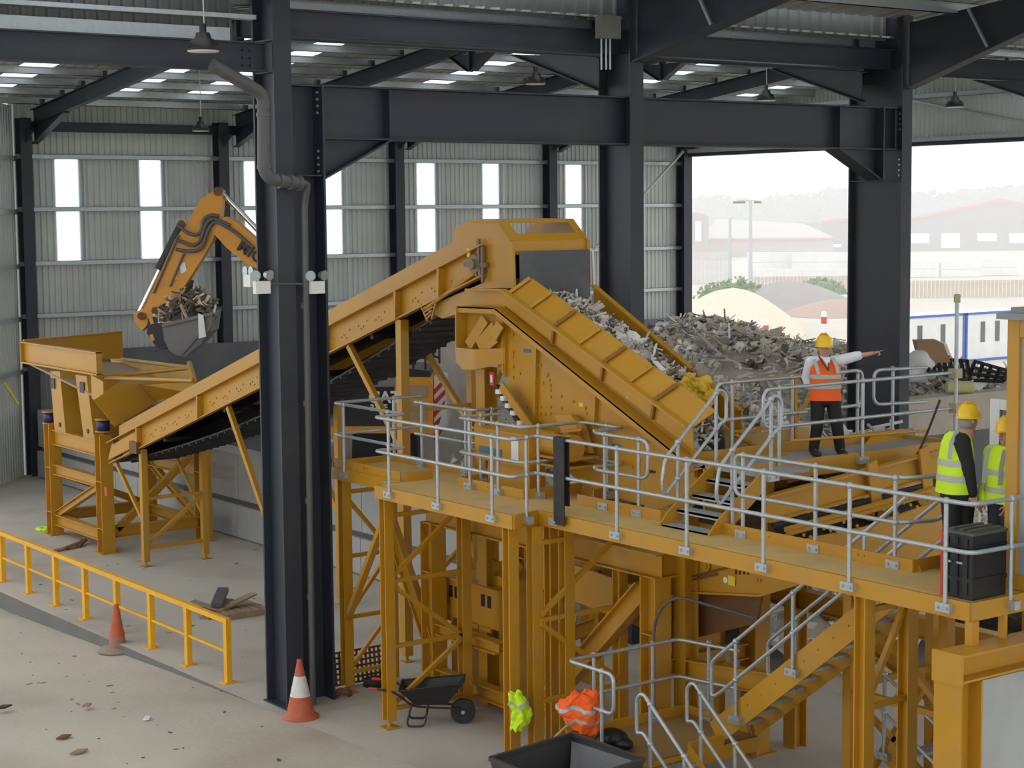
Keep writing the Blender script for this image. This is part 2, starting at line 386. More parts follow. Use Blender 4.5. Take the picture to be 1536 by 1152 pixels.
# portal frames across the far bay
def frame(x, near, label):
    t = thing('portal_frame', label, 'roof frame', (x, RIDGE, 12), 'portal frames of the far roof')
    def half(ya, yb, nm):
        za, zb = zroof(ya)-.26, zroof(yb)-.26
        m = MB(); m.ibeam((x, ya, za-.24), (x, yb, zb-.24), .22, .48, .022, .014); m.build('rafter', STEEL, t)
    half(CYL+.3, RIDGE, 0); half(RIDGE, WY-.3, 0)
    for ya, s_ in ((CYL+.36, 1), (WY-.3, -1)):
        z0 = zroof(ya)-.7
        m = MB(); m.prism([(x-.01, ya, z0), (x-.01, ya+s_*2.6, z0+.22), (x-.01, ya, z0-.62)], (.02, 0, 0)); m.bar((x, ya, z0-.62), (x, ya+s_*2.65, z0+.22), .22, .025); m.build('haunch', STEEL, t)
    m = MB(); m.prism([(x-.015, RIDGE-1.0, ZR-.82), (x-.015, RIDGE+1.0, ZR-.82), (x-.015, RIDGE+.1, ZR-1.28), (x-.015, RIDGE-.1, ZR-1.28)], (.03, 0, 0))
    m.box(x-.11, RIDGE-.03, ZR-1.28, x+.11, RIDGE+.03, ZR-.3); m.bar((x, RIDGE-1, ZR-.83), (x, RIDGE-.1, ZR-1.29), .22, .02); m.bar((x, RIDGE+1, ZR-.83), (x, RIDGE+.1, ZR-1.29), .22, .02)
    m.build('apex_gusset', STEEL, t)
    y = CYL+.6
    while y < WY-.5:
        m = MB(); m.box(x-.06, y-.1, zroof(y)-.3, x+.06, y-.09, zroof(y)-.05); m.build('purlin_cleat', STEEL, t)
        y += 1.6
    return t
frame(21, 1, 'dark roof frame from the middle column to the wall column left of the excavator boom')
frame(28, 1, 'dark roof frame whose apex shows above the girder between drainpipe and middle columns')
frame(34.8, 1, 'dark roof frame partly hidden above the girder left of the pointing man column')
frame(41.6, 1, 'dark roof frame whose apex touches the pointing man column from behind')
# rafters of the near bay
def near_rafter(x, z0, s, label):
    t = thing('roof_rafter', label, 'rafter', (x, 25.4, z0), 'haunched rafters of the near roof')
    ya, yb = 25.45, 12.
    m = MB(); m.prism([(x-.012, ya, z0), (x-.012, ya-4.0, z0+4.0*s), (x-.012, yb, z0+4*s+.8), (x-.012, yb, z0+4*s+1.4), (x-.012, ya, z0+1.35)], (.024, 0, 0)); m.build('web', STEEL, t)
    m = MB(); m.bar((x, ya, z0), (x, ya-4.0, z0+4.0*s), .3, .03); m.bar((x, ya-4, z0+4*s), (x, yb, z0+4*s+.8), .3, .03); m.build('flange', STEEL, t)
    m = MB(); m.bar((x-.12, ya-2.1, z0+2.1*s+.05), (x-.12, ya-1.6, z0+2.1*s+.85), .05, .05); m.build('stay', GALV, t)
near_rafter(21.35, 10.85, .2, 'dark haunched rafter rising toward the viewer from the middle column')
near_rafter(28.65, 10.6, .3, 'dark haunched rafter rising toward the viewer from the column behind the pointing man')
near_rafter(14.0, 11.6, .2, 'dark haunched rafter rising from the drainpipe column above the picture')
# columns of the back wall
for i, (x, wd, lab) in enumerate(((20.62, .36, 'charcoal wall column in the back corner beside the feed hopper'), (27.4, .36, 'charcoal wall column behind the excavator boom'),
                              (34.3, .36, 'charcoal wall column above the incline conveyor, between two bright panels'), (41.15, .36, 'charcoal wall column behind the conveyor head box'), (47.9, .42, 'charcoal wall column at the edge of the big doorway'))):
    m = MB(); y = WY-.32
    m.box(x-wd/2, y-.24, 0, x+wd/2, y-.22, 11.2); m.box(x-wd/2, y+.2, 0, x+wd/2, y+.22, 11.2); m.box(x-.01, y-.22, 0, x+.01, y+.2, 11.2)
    m.prism([(x-.01, y-.24, 10.4), (x-.01, y-.9, 10.75), (x-.01, y-.24, 10.9)], (.02, 0, 0))
    one('wall_column', m, STEEL, lab, 'column', 'columns of the back wall')
# bracing rods
for p, q, lab in (((42.6, WY-.7, 6.4), (47.5, WY-.7, 10.5), 'pale diagonal brace on the back wall beside the doorway'), ((47.6, 43.5, 12.1), (47.6, 36.5, 10.7), 'pale diagonal brace over the doorway'), ((47.6, 34.5, 12.3), (47.6, 30.5, 10.9), 'second pale diagonal brace over the doorway, farther along')):
    m = MB(); m.tube([p, q], .06); one('diagonal_brace', m, GALV, lab, 'brace', 'diagonal braces')
# steel-faced push wall round the waste bay
m = MB(); m.box(21.2, WY-.75, 0, 47.6, WY-.6, 3.9)
for i in range(26):
    for z in (3.75, 2.9): m.bolt((21.7+i, WY-.75, z), .045, (0, -1, 0), .02)
one('push_wall', m, DARKP, 'dark steel push wall along the back of the waste bay', 'wall')
# ---- high bay lamps
def lamp(p, top, label):
    p = V(p); t = thing('high_bay_lamp', label, 'lamp', p, 'high bay lamps')
    m = MB(); m.lathe(p, [(.0, .20), (.10, .20), (.12, .12), (.20, .08), (.235, -.02), (.24, -.06), (.2, -.06)], 20); m.build('housing', BLK, t)
    m = MB(); m.lathe(p, [(.235, -.06), (.225, -.075), (0, -.075)], 20); m.build('diffuser', WHT, t)
    zt0 = (zroof(p.y) if p.y > CYL else zn(p.y))-.02
    m = MB(); m.tube([p+V((0, 0, .2)), p+V((.02, 0, .34)), V((p.x, p.y, zt0))], .012, 6); m.build('chain', GALV, t)
    m = MB(); m.lathe(p, [(0, .33), (.05, .33), (.05, .2), (.1, .2)], 12); m.build('driver', BLK, t)
for q, D, top, sc, lab in (((305, 70), 26.0, 1.6, 1, 'high bay lamp hanging in front of the beam beside the drainpipe column'), ((301, 193), 50, 1.4, 1, 'high bay lamp hanging before the back wall above the excavator'),
                   ((803, 122), 42, 1.0, 1, 'high bay lamp hanging above the girder near the middle column'), ((1149, 147), 46, 1.6, 1, 'high bay lamp just above the girder left of the pointing man column'), ((1432, 157), 46, 1.9, 1, 'high bay lamp hanging before the cladding over the doorway')):
    lamp(PD(q[0], q[1], D), top, lab)
# ---- drainpipe on the near column
t = thing('drainpipe', 'grey drainpipe running down the tall charcoal column beside the cone', 'pipe', (14.35, 25.55, 0))
m = MB(); pts = [PY(318, 97, 25.2), PY(372, 128, 25.25), PY(396, 142, 25.3), PY(396, 268, 25.3), PY(452, 275, 25.3)]
m.tube(bend(pts, .25), .105, 14); m.build('gutter_outlet', PIPE, t)
for q in ((395, 160), (396, 172), (397, 250), (420, 271), (436, 273), (449, 275)):
    p = PY(q[0], q[1], 25.3); d = V((0, 0, .03)) if q[0] < 400 else V((.03, 0, 0))
    m = MB(); m.tube([p-d, p+d], .125, 14); m.build('socket', PIPE, t)
p0 = PY(452, 275, 25.3); p1 = V((14.42, 25.66, 8.3)); 
m = MB(); m.tube(bend([PY(449, 275, 25.3), p0+V((.12, 0, 0)), V((p0.x+.13, 25.45, p0.z-.35)), V((p0.x+.13, 25.5, 0.05))], .12), .055, 12); m.build('downpipe', PIPE, t)
for z in (1.8, 3.4, 5.0, 6.6):
    m = MB(); m.tube([(p0.x+.13, 25.5, z), (p0.x+.13, 25.5, z+.09)], .068, 12); m.build('bracket', PIPE, t)
# ---- twin spot emergency lights
def emlight(q, label, par=None):
    p = PY(q[0], q[1], 25.44); t = thing('emergency_light', label, 'lamp', p, 'twin spot emergency lights')
    m = MB(); m.box(p.x-.13, p.y-.09, p.z-.1, p.x+.13, p.y+.02, p.z+.1); m.build('battery_box', WHT, t)
    for s_ in (-1, 1):
        a = p+V((s_*.1, -.03, .2)); m = MB(); m.tube([a+V((0, .05, 0)), a+V((s_*.03, -.05, -.01))], [.05, .085], 14); m.build('spotlight', MATS['galvanised_steel'], t)
        m = MB(); m.tube([p+V((s_*.07, 0, .08)), a], .015); m.build('stem', BLK, t)
emlight((391, 431), 'white twin spot emergency light on the column edge nearest the excavator bucket')
emlight((473, 431), 'white twin spot emergency light on the column face nearest the incline conveyor')
p = PX(380, 418, 13.70); t = thing('emergency_light', 'twin spot emergency light seen edge on at the side of the near column', 'lamp', p, 'twin spot emergency lights')
m = MB(); m.box(p.x-.12, p.y-.12, p.z-.13, p.x+.04, p.y+.12, p.z+.07); m.build('battery_box', WHT, t)
m = MB(); m.tube([p+V((0, .1, .12)), p+V((-.1, .1, .12))], [.05, .085], 14); m.tube([p+V((0, -.1, .12)), p+V((-.1, -.1, .12))], [.05, .085], 14); m.build('spotlight', GALV, t)
a, b = PY(404, 426, 25.46), PY(462, 426, 25.46)
m = MB(); m.tube([a, b], .02, 8); one('cable_conduit', m, PIPE, 'thin conduit across the near column linking the emergency lights', 'conduit')
# ---- junction box on the middle column
t = thing('junction_box', 'small grey junction box high on the middle column', 'box', PY(912, 56, 25.4))
a, b = PY(898, 57, 25.4), PY(926, 25, 25.4)
m = MB(); m.box(a.x, 25.3, a.z, b.x, 25.5, b.z); m.build('enclosure', MATS['pallet_wood'] if 0 else mat('box_grey', (.20, .20, .18), .6), t)
for dx in (902, 909, 915):
    p = PY(dx, 58, 25.4); m = MB(); m.tube([p, p-V((0, 0, .55))], .018); m.build('conduit', GALV, t)
# ================================================================== THE PLANT
ZD = 3.88
def lerp(a, b, t): return a+(b-a)*t
# ---------------------------------------------------------------- feed hopper
X0 = 17.0
t = thing('feed_hopper', 'yellow feed hopper on a four legged frame at the low end of the conveyor', 'hopper', (18.4, 42, 0))
# front trough: web with flanges, ends closed
m = MB(); m.box(17.0, 40.3, 4.36, 17.03, 45.2, 4.9); m.box(16.9, 40.25, 4.87, 17.08, 45.25, 4.9); m.box(16.9, 40.25, 4.34, 17.08, 45.25, 4.38)
m.box(16.9, 40.25, 4.36, 17.05, 40.28, 4.9); m.box(16.9, 45.2, 4.36, 17.05, 45.23, 4.9); m.build('front_board', YEL, t)
m = MB(); m.prism([(17.0, 45.2, 4.4), (19.75, 45.2, 4.3), (19.75, 45.2, 5.02), (17.0, 45.2, 4.92)], (0, .05, 0)); m.bar((17, 45.22, 4.93), (19.75, 45.22, 5.03), .12, .03); m.build('end_board', YEL, t)
ra, rb = PX(166, 537, 19.7), PX(284, 551, 19.7); m = MB(); m.prism([ra, rb, rb-V((0, 0, .9)), ra-V((0, 0, .7))], (.04, 0, 0))
m.tube([ra, rb], .05); m.build('rear_board', MATS['yellow_deck'], t)
m = MB(); m.prism([(17.0, 45.2, 4.4), (19.7, 45.2, 4.2), (19.7, 39.6, 3.6), (17.0, 39.6, 3.7)], (0, 0, -.05)); m.build('feeder_pan', mat('dusty_steel', (.36, .29, .2), .8), t)
m = MB(); m.tube([PX(160, 565, 17.5), PX(283, 552, 18.9)], .05); m.tube([PX(159, 567, 17.2), PX(291, 571, 17.5)], .05); m.tube([PX(284, 545, 19.0), PX(291, 571, 17.5)], .07)
m.build('rim', YEL, t)
cq = [PY(140, 600, 39.6), PY(178, 574.5, 39.6), PY(207, 576, 39.6), PY(233, 603, 39.6), PY(172, 640, 39.6)]
m = MB(); m.prism(cq, (0, -.03, 0)); m.build('chute_plate', YEL, t)
m = MB(); m.prism([cq[2], PX(291, 570, 18.4), PX(291, 590, 18.4), cq[3]], (.02, .02, 0)); m.build('chute_side', YEL, t)
m = MB(); m.prism([(16.78, 40.3, 4.36), (16.78, 39.6, 4.25), (16.78, 39.6, 3.7), (16.78, 40.3, 3.8)], (.03, 0, 0)); m.build('chute_side', YEL, t)
m = MB(); m.prism([PX(75, 557, 17.02), PX(89, 557, 17.02), PX(98, 652, 17.02), PX(82, 648, 17.02)], (.03, 0, 0)); m.prism([PX(89, 557, 17.02), PX(98, 652, 17.02), PX(98, 652, 17.02)+V((.45, 0, 0)), PX(89, 557, 17.02)+V((1.0, 0, 0))], (0, -.03, 0)); m.build('spring_leg', YEL, t)
m = MB(); m.prism([PX(113, 562, 17.02), PX(129, 564, 17.02), PX(141, 664, 17.02), PX(126, 660, 17.02)], (.03, 0, 0)); m.prism([PX(129, 564, 17.02), PX(141, 664, 17.02), PX(141, 664, 17.02)+V((.3, 0, 0)), PX(129, 564, 17.02)+V((.9, 0, 0))], (0, -.03, 0)); m.build('spring_leg', YEL, t)
for q in ((78, 575), (122, 581)):
    p = PX(q[0]+1, q[1], 17.0); m = MB(); m.box(p.x-.01, p.y-.13, p.z-.13, p.x+.01, p.y+.13, p.z+.13); m.build('slot', BLK, t)
for q in ((89, 637), (131, 647)):
    p = PX(q[0], q[1], 17.0); m = MB(); m.tube([p, p+V((.03, 0, 0))], .06, 10); m.build('slot', BLK, t)
for q in ((155, 638), (75, 626)):
    p = PX(q[0], q[1], 17.1); m = MB(); m.lathe(p, [(0, -.13), (.16, -.13), (.16, .13), (0, .13)], 14); m.build('rubber_mount', mat('mount_blue', (.02, .02, .12), .4) if 'mount_blue' not in MATS else MATS['mount_blue'], t)
    m = MB(); m.lathe(p, [(0, .13), (.2, .13), (.2, .16), (0, .16)], 14); m.lathe(p, [(0, -.16), (.2, -.16), (.2, -.13), (0, -.13)], 14); m.build('mount_plate', YEL, t)
for x, y in ((17.1, 40.45), (17.1, 43.7), (19.7, 40.45), (19.7, 43.7)):
    m = MB(); m.ibeam((x, y, 0), (x, y, 2.9), .32, .34, .025, .02, (0, 1, 0)); m.box(x-.22, y-.22, 0, x+.22, y+.22, .03)
    for z in (1.75, .6): m.box(x-.16, y-.15, z, x+.16, y+.15, z+.02)
    m.build('leg', YEL, t)
def hb(p, q, nm, w=.2, h=.3): m = MB(); m.ibeam(p, q, w, h, .022, .014); m.build(nm, YEL, t)
for x in (17.1, 19.7):
    for z, h in ((2.55, .38), (1.72, .26), (.42, .28)): hb((x, 40.6, z), (x, 43.6, z), 'rail', .2, h)
for y in (40.45, 43.7):
    for z, h in ((2.55, .38), (.5, .28)): hb((17.25, y, z), (19.55, y, z), 'rail', .2, h)
hb((17.1, 43.5, .55), (17.1, 40.65, 1.65), 'diagonal', .14, .18); hb((19.7, 43.5, 1.65), (19.7, 40.65, .5), 'diagonal', .14, .18); hb((17.4, 40.45, .55), (19.4, 40.45, 2.2), 'diagonal', .14, .18); hb((17.2, 43.6, 1.6), (19.5, 43.7, .6), 'diagonal', .14, .18)
p = PX(160, 738, 16.95); m = MB(); m.box(p.x-.02, p.y-.09, p.z-.1, p.x, p.y+.09, p.z+.12); m.build('warning_sticker', RED, t)
# ---------------------------------------------------------------- incline conveyor
CXa, CXb = 17.1, 18.65
def zb(y): return 2.25+.309*(39.97-y)
def zt(y): return 3.15+.311*(39.7-y)
t = thing('incline_conveyor', 'long yellow incline conveyor climbing from the feed hopper to the curtained head box', 'conveyor', (17.9, 33, 0))
YT = 24.3
for x, s_ in ((CXa, 1), (CXb, -1)):
    m = MB(); m.prism([(x, 39.5, zt(39.5)-.02), (x, 25.2, zt(25.2)), (x, 25.2, zb(25.2)+.5), (x, 39.5, zb(39.5)+.5)], (s_*.02, 0, 0)); m.build('skirt_board', YEL, t)
    m = MB(); m.prism([(x, 39.95, zb(39.95)), (x, 39.95, zb(39.95)+.5), (x, YT, zb(YT)+.5), (x, YT, zb(YT))], (s_*.02, 0, 0))
    m.bar((x-s_*.06, 39.95, zb(39.95)+.5), (x-s_*.06, YT, zb(YT)+.5), .16, .025); m.bar((x-s_*.04, 39.95, zb(39.95)), (x-s_*.04, YT, zb(YT)), .12, .025)
    y = 39.0
    k = 0
    while y > 24.6:
        for j in range(3): m.bolt((x, y-.09*j, zb(y)+.2+.05*((j+k) % 2)), .02, (-s_, 0, 0))
        m.bolt((x, y-.3, zb(y)+.36), .02, (-s_, 0, 0)); y -= .62; k += 1
    m.build('side_frame', YEL, t)
    for y in (38.25, 35.05, 32, 29.55, 27, 25.6):
        m = MB(); m.bar((x-s_*.07, y, zb(y)), (x-s_*.07, y-.02, zb(y)+.49), .13, .06); m.build('gusset', YEL, t)
m = MB(); m.prism([(CXa+.03, 39.9, zb(39.9)+.32), (CXb-.03, 39.9, zb(39.9)+.32), (CXb-.03, YT, zb(YT)+.32), (CXa+.03, YT, zb(YT)+.32)], (0, 0, .03)); m.build('belt', RUB, t)
m = MB()
ys = [39.2-i*.35 for i in range(43)]
low = [(CXa+.15, y, zb(y)-.10-.42*math.sin(math.pi*min(1, max(0, (39.2-y)/14.7)))) for y in ys]
for i in range(len(low)-1):
    a, b = V(low[i]), V(low[i+1]); w = V((1.25, 0, 0)); d = V((0, 0, .03))
    m.prism([a, a+w, b+w, b], d)
    m.bar(a+V((0, 0, -.02)), a+w+V((0, 0, -.02)), .05, .07)
    m.prism([a+w, b+w, b+w+V((0, 0, .6)), a+w+V((0, 0, .6))], (.02, 0, 0))
m.build('return_belt', RUB, t)
for y in (37, 34, 31, 28, 26):
    m = MB(); m.tube([(CXa, y, zb(y)-.06), (CXb, y, zb(y)-.06)], .06, 10); m.build('return_roller', RUB, t)
m = MB(); m.tube([(CXa-.02, 39.6, zb(39.6)+.22), (CXb, 39.6, zb(39.6)+.22)], .28, 16); m.build('tail_drum', RUB, t)
m = MB(); m.prism([PX(165, 690, CXa-.03), PX(170, 668, CXa-.03), PX(205, 648, CXa-.03), PX(207, 668, CXa-.03)], (-.05, 0, 0)); m.build('tensioner', YEL, t)
p = PX(202, 672, CXa-.1); m = MB(); m.box(p.x-.05, p.y-.2, p.z-.12, p.x+.05, p.y+.2, p.z+.15); m.build('tensioner_guard', RUST, t)
# drum bearing near the head
p = PX(715, 396, CXa-.05)
m = MB(); m.tube([p, p+V((-.06, 0, 0))], .16, 16); m.tube([p, p+V((-.12, 0, 0))], .08, 12); m.box(p.x-.05, p.y-.32, p.z-.05, p.x+.02, p.y+.32, p.z+.03); m.bar(p+V((-.03, -.15, -.2)), p+V((-.03, -.1, .42)), .05, .06); m.bar(p+V((-.03, -.22, -.3)), p+V((-.03, -.22, .3)), .05, .05)
m.build('drum_bearing', mat('bearing_steel', (.2, .15, .09), .5), t)
m = MB(); m.box(p.x-.06, p.y+.12, p.z+.12, p.x-.04, p.y+.2, p.z+.26); m.build('warning_label', MATS['hivis_yellow'] if 0 else mat('label_yellow', (.8, .6, .05), .5), t)
m = MB(); m.tube([PX(712, 410, CXa-.06), PX(640, 462, CXa-.06)], .035); m.tube([PX(712, 384, CXa-.06), PX(715, 414, CXa-.06)], .03); m.build('tie_rod', YEL, t)
m = MB(); m.prism([(CXa+.02, 26.3, zb(26.3)-.02), (CXa+.02, 24.2, zb(24.2)-.1), (CXa+.02, 24.2, zb(24.2)-.5), (CXa+.02, 25.7, zb(25.7)-.35)], (1.4, 0, 0)); m.build('head_guard', YEL, t)
p = PX(650, 462, CXa-.03)
m = MB()
for i in range(5): m.bar(PX(634+1.6*i, 458+i*5, CXa-.06), PX(652-1.2*i, 450+i*5.2, CXa-.06), .03, .022)
m.bar(PX(631, 456, CXa-.06), PX(641, 481, CXa-.06), .03, .022); m.bar(PX(655, 449, CXa-.06), PX(648, 478, CXa-.06), .03, .022); m.build('grille', YEL, t)
# legs
def leg(x, y, z1, w=.15, nm='leg', mt=YEL, z0=0.0, foot=True):
    m = MB(); m.bar((x, y, z0+.12), (x, y, z1), w, w)
    if foot: m.tube([(x, y, z0), (x, y, z0+.14)], .03, 8); m.box(x-.1, y-.1, z0, x+.1, y+.1, z0+.02)
    return m.build(nm, mt, t)
for x in (CXa+.03, CXb): leg(x, 38.25, zb(38.25)-.02)
for x in (CXa+.03, CXb): leg(x, 27.0, zb(27)-.02, .17)
leg(CXb, 31.9, zb(31.9)-.05, .15); leg(CXa+.03, 31.9-.0, zb(31.9)-.05, .12) if 0 else None
def brace(p, q, w=.08, nm='brace', mt=YEL, par=None): m = MB(); m.bar(p, q, w, w); return m.build(nm, mt, par or t)
brace((CXa+.06, 38.25, .45), (CXb-.06, 38.25, .45)); brace((CXa+.06, 38.25, 1.6), (CXb-.06, 38.25, 1.6)); brace((CXa+.06, 38.25, .5), (CXb-.06, 38.25, 1.55))
brace((CXa, 39.7, zb(39.7)-.05), (CXa+.03, 38.35, 1.1)); brace((CXb, 39.7, zb(39.7)-.05), (CXb, 38.35, 1.1))
brace((CXa, 33.8, zb(33.8)-.05), (CXa+.02, 32.3, 2.0), .1); brace((CXb, 33.8, zb(33.8)-.05), (CXb, 32, 2.0), .1)
brace((CXa, 28.8, zb(28.8)-.03), (CXa+.02, 27.05, 3.9), .1); brace((CXb, 28.8, zb(28.8)), (CXb, 27.05, 4.2), .1); brace((CXb, 25.2, zb(25)-.2), (CXb, 27.0, 4.0), .1); brace((CXa, 27, 4.6), (CXb, 27, 4.6))
brace((CXa, 27, 1.0), (CXb, 27, 2.2)); brace((CXa, 27, 3.0), (CXb, 27, 3.0)); brace((CXb, 27, 1.4), (CXa, 25.6, 3.6))
# head box with curtain
t = thing('head_box', 'yellow head box with a hanging black rubber curtain at the top of the incline conveyor', 'chute', (17.9, 24.2, 6))
HB = 23.5
pts = [PX(680, 343, CXa-.01), PX(704, 330.5, CXa-.01), PX(747, 331, CXa-.01), PX(768, 362, CXa-.01), PX(770, 432, CXa-.01), PX(727, 432, CXa-.01), PX(727, 414, CXa-.01), PX(680, 434, CXa-.01)]
for dx in (0, CXb-CXa):
    m = MB(); q = [p+V((dx, 0, 0)) for p in pts]; m.prism(q, (.02, 0, 0))
    m.bar(q[4]+V((-.02, -.03, 0)), q[3]+V((-.02, -.03, 0)), .05, .08); m.bar(q[1]+V((-.03, 0, 0)), q[2]+V((-.03, 0, 0)), .05, .03); m.bar(q[2]+V((-.03, 0, 0)), q[3]+V((-.03, 0, 0)), .05, .03)
    m.build('side_plate', YEL, t)
a, b, c_, d_ = pts[1], pts[2], pts[3], pts[4]; W = V((CXb-CXa+.02, 0, 0))
m = MB(); m.prism([a, a+W, b+W, b], (0, 0, .02)); m.build('roof_plate', YEL, t)
# sloping front cover with a window: four strips
u = c_-b
m = MB()
def strip(s0, s1, t0, t1):
    p = [b+W*s0+u*t0, b+W*s1+u*t0, b+W*s1+u*t1, b+W*s0+u*t1]; m.prism(p, (0, .01, .02))
strip(0, 1, 0, .12); strip(0, .12, .12, .70); strip(.9, 1, .12, .70); strip(0, 1, .70, 1)
m.build('front_cover', YEL, t)
m = MB(); m.prism([c_, c_+W, c_+W+V((0, 0, -.19)), c_+V((0, 0, -.19))], (0, -.025, 0))
for i in range(14): m.box(c_.x+.06+i*.11, c_.y-.03, c_.z-.22, c_.x+.12+i*.11, c_.y-.005, c_.z-.16)
m.build('header', YEL, t)
m = MB()
n_ = 18
for i in range(n_):
    x0 = lerp(CXa+.06, CXb-.03, i/n_); x1 = lerp(CXa+.06, CXb-.03, (i+1)/n_)
    f = lambda x, k: HB-.02+.018*math.sin(x*9+k)
    zz = [c_.z-.16, 7.1, 6.7, 6.3, 6.05]
    for k in range(4): m.add([(x0, f(x0, k*.5), zz[k]), (x1, f(x1, k*.5), zz[k]), (x1, f(x1, (k+1)*.5), zz[k+1]), (x0, f(x0, (k+1)*.5), zz[k+1])], [(0, 3, 2, 1)], True)
o = m.build('rubber_curtain', CURT, t, 'black rubber curtain')
m = MB(); m.tube([PY(885, 375, HB)+V((.05, 0, 0)), PY(888, 432, HB)+V((.05, 0, 0))], .025); m.build('curtain_rail', WHT, t)
# ---------------------------------------------------------------- waste chute conveyor
t = thing('waste_conveyor', 'broad yellow conveyor with flared side boards carrying waste down from the curtain', 'conveyor', (17.9, 21, 3))
S = 16.6; FX = 18.2
def P6(x, y): return PX(x, y, S)
up_ = [P6(706, 434), P6(757, 434.5), P6(767, 440), P6(1038, 641)]
lo_ = [P6(699.5, 457), P6(756, 459), P6(1045, 690)]
m = MB(); m.prism([P6(706, 435), P6(757, 435), P6(767, 441), P6(1038, 641), P6(1040, 675), P6(758, 459), P6(706, 457)], (.02, 0, 0))
for a, b in zip(up_[:-1], up_[1:]): m.bar(a+V((-.05, 0, 0)), b+V((-.05, 0, 0)), .14, .03)
m.build('side_board', YEL, t)
m = MB()
for a, b in zip(lo_[:-1], lo_[1:]): m.bar(a+V((-.08, 0, -.03)), b+V((-.08, 0, -.03)), .22, .03); m.bar(a+V((-.18, 0, -.07)), b+V((-.18, 0, -.07)), .02, .1)
m.build('side_rail', YEL, t)
m = MB(); A, B = P6(767, 440), P6(1038, 641); dlt = P6(781.5, 423)-P6(767, 440); dl = V((.24, dlt.y*.9, dlt.z+.05))
m.prism([A, B, B+dl, A+dl], (.02, 0, -.01)); m.build('flared_board', YEL, t)
for i, fr in enumerate((.0, .125, .27, .41, .55, .69, .82)):
    a = A.lerp(B, fr); m = MB(); m.bar(a+V((-.03, 0, .02)), a+dl*.96+V((-.03, 0, .02)), .06, .05)
    if i in (2, 4, 6): m.bar(a+V((-.03, 0, -.02)), a+V((-.03, .06, -.27)), .05, .05)
    for k in (.2, .8): m.bolt(a+dl*k+V((-.05, 0, .03)), .022)
    m.build('rib', MATS.get('rib_brown') or mat('rib_brown', (.27, .115, .015), .5) if i in (2, 4, 6) else YEL, t)
# far side
fa, fb = PX(890, 428, FX), PX(1112, 616, FX)
m = MB(); m.prism([fa, fb, fb+V((0, 0, -.42)), fa+V((0, 0, -.42))], (.03, 0, 0)); m.bar(fa, fb, .1, .03); m.build('flared_board', YEL, t)
m = MB(); m.prism([fa+V((-.06, 0, -.40)), fb+V((-.06, 0, -.40)), fb+V((-.06, 0, -1.1)), fa+V((-.06, 0, -1.1))], (.03, 0, 0)); m.bar(fa+V((-.08, 0, -.62)), fb+V((-.08, 0, -.62)), .03, .02); m.build('side_board', MATS['yellow_deck'], t)
m = MB(); m.prism([(S+.14, 24.1, 5.8), (FX, 24.1, 5.8), (FX, 23.2, 5.75), (S+.14, 23.2, 5.75)], (0, 0, -.04)); m.prism([(S+.14, 23.2, 5.75), (FX, 23.2, 5.75), (FX, 18.7, 3.9), (S+.14, 18.7, 3.9)], (0, 0, -.05)); m.build('belt', RUB, t)
m = MB(); m.prism([(S, 18.75, 4.45), (FX, 18.75, 4.45), (FX, 18.4, 4.55), (S, 18.4, 4.55)], (0, 0, .04)); m.box(S, 18.38, 3.9, FX, 18.42, 4.65); m.build('end_lip', YEL, t)
# body side plate with rivets
m = MB(); B_ = [P6(757, 457), P6(1042, 678), P6(1040, 740), P6(985, 765), P6(875, 735), P6(800, 655), P6(757, 585)]
m.prism([p+V((.06, 0, 0)) for p in B_], (.03, 0, 0)); X7 = S+.06
for q in ((770, 502), (770, 528), (770, 535), (770, 550), (770, 566), (811, 548), (808, 568), (820, 563), (824, 570), (815, 574), (826, 578), (822, 561), (826, 585), (826, 595), (811, 620), (811, 610), (818, 621), (826, 620), (826, 610), (842, 594), (860, 602), (878, 612), (880, 620), (893, 630), (893, 620), (811, 632), (842, 612), (780, 560), (780, 590), (790, 610), (960, 690), (948, 700), (890, 660), (890, 680), (900, 700), (930, 730)): m.bolt(PX(q[0], q[1], X7), .028, (-1, 0, 0), .02)
m.build('body_plate', YEL, t)
for x in (806, 895): m = MB(); m.bar(PX(x, 505+(x-806)*.9, X7-.03), PX(x-3, 640, X7-.03), .08, .05); m.build('stiffener', YEL, t)
m = MB(); m.bar(PX(757, 480, X7-.03), PX(757, 560, X7-.03), .1, .05); m.build('stiffener', YEL, t)
m = MB(); p = PX(791, 526, X7); m.box(p.x-.005, p.y-.1, p.z-.03, p.x, p.y+.1, p.z+.03); p = PX(925, 672, X7); m.box(p.x-.005, p.y-.12, p.z-.04, p.x, p.y+.12, p.z+.06); m.build('blue_mark', mat('mark_blue', (.08, .17, .26), .6), t)
m = MB(); p = PX(872, 607, X7); m.box(p.x-.006, p.y-.05, p.z-.03, p.x, p.y+.05, p.z+.03); m.build('maker_plate', MATS['label_yellow'], t)
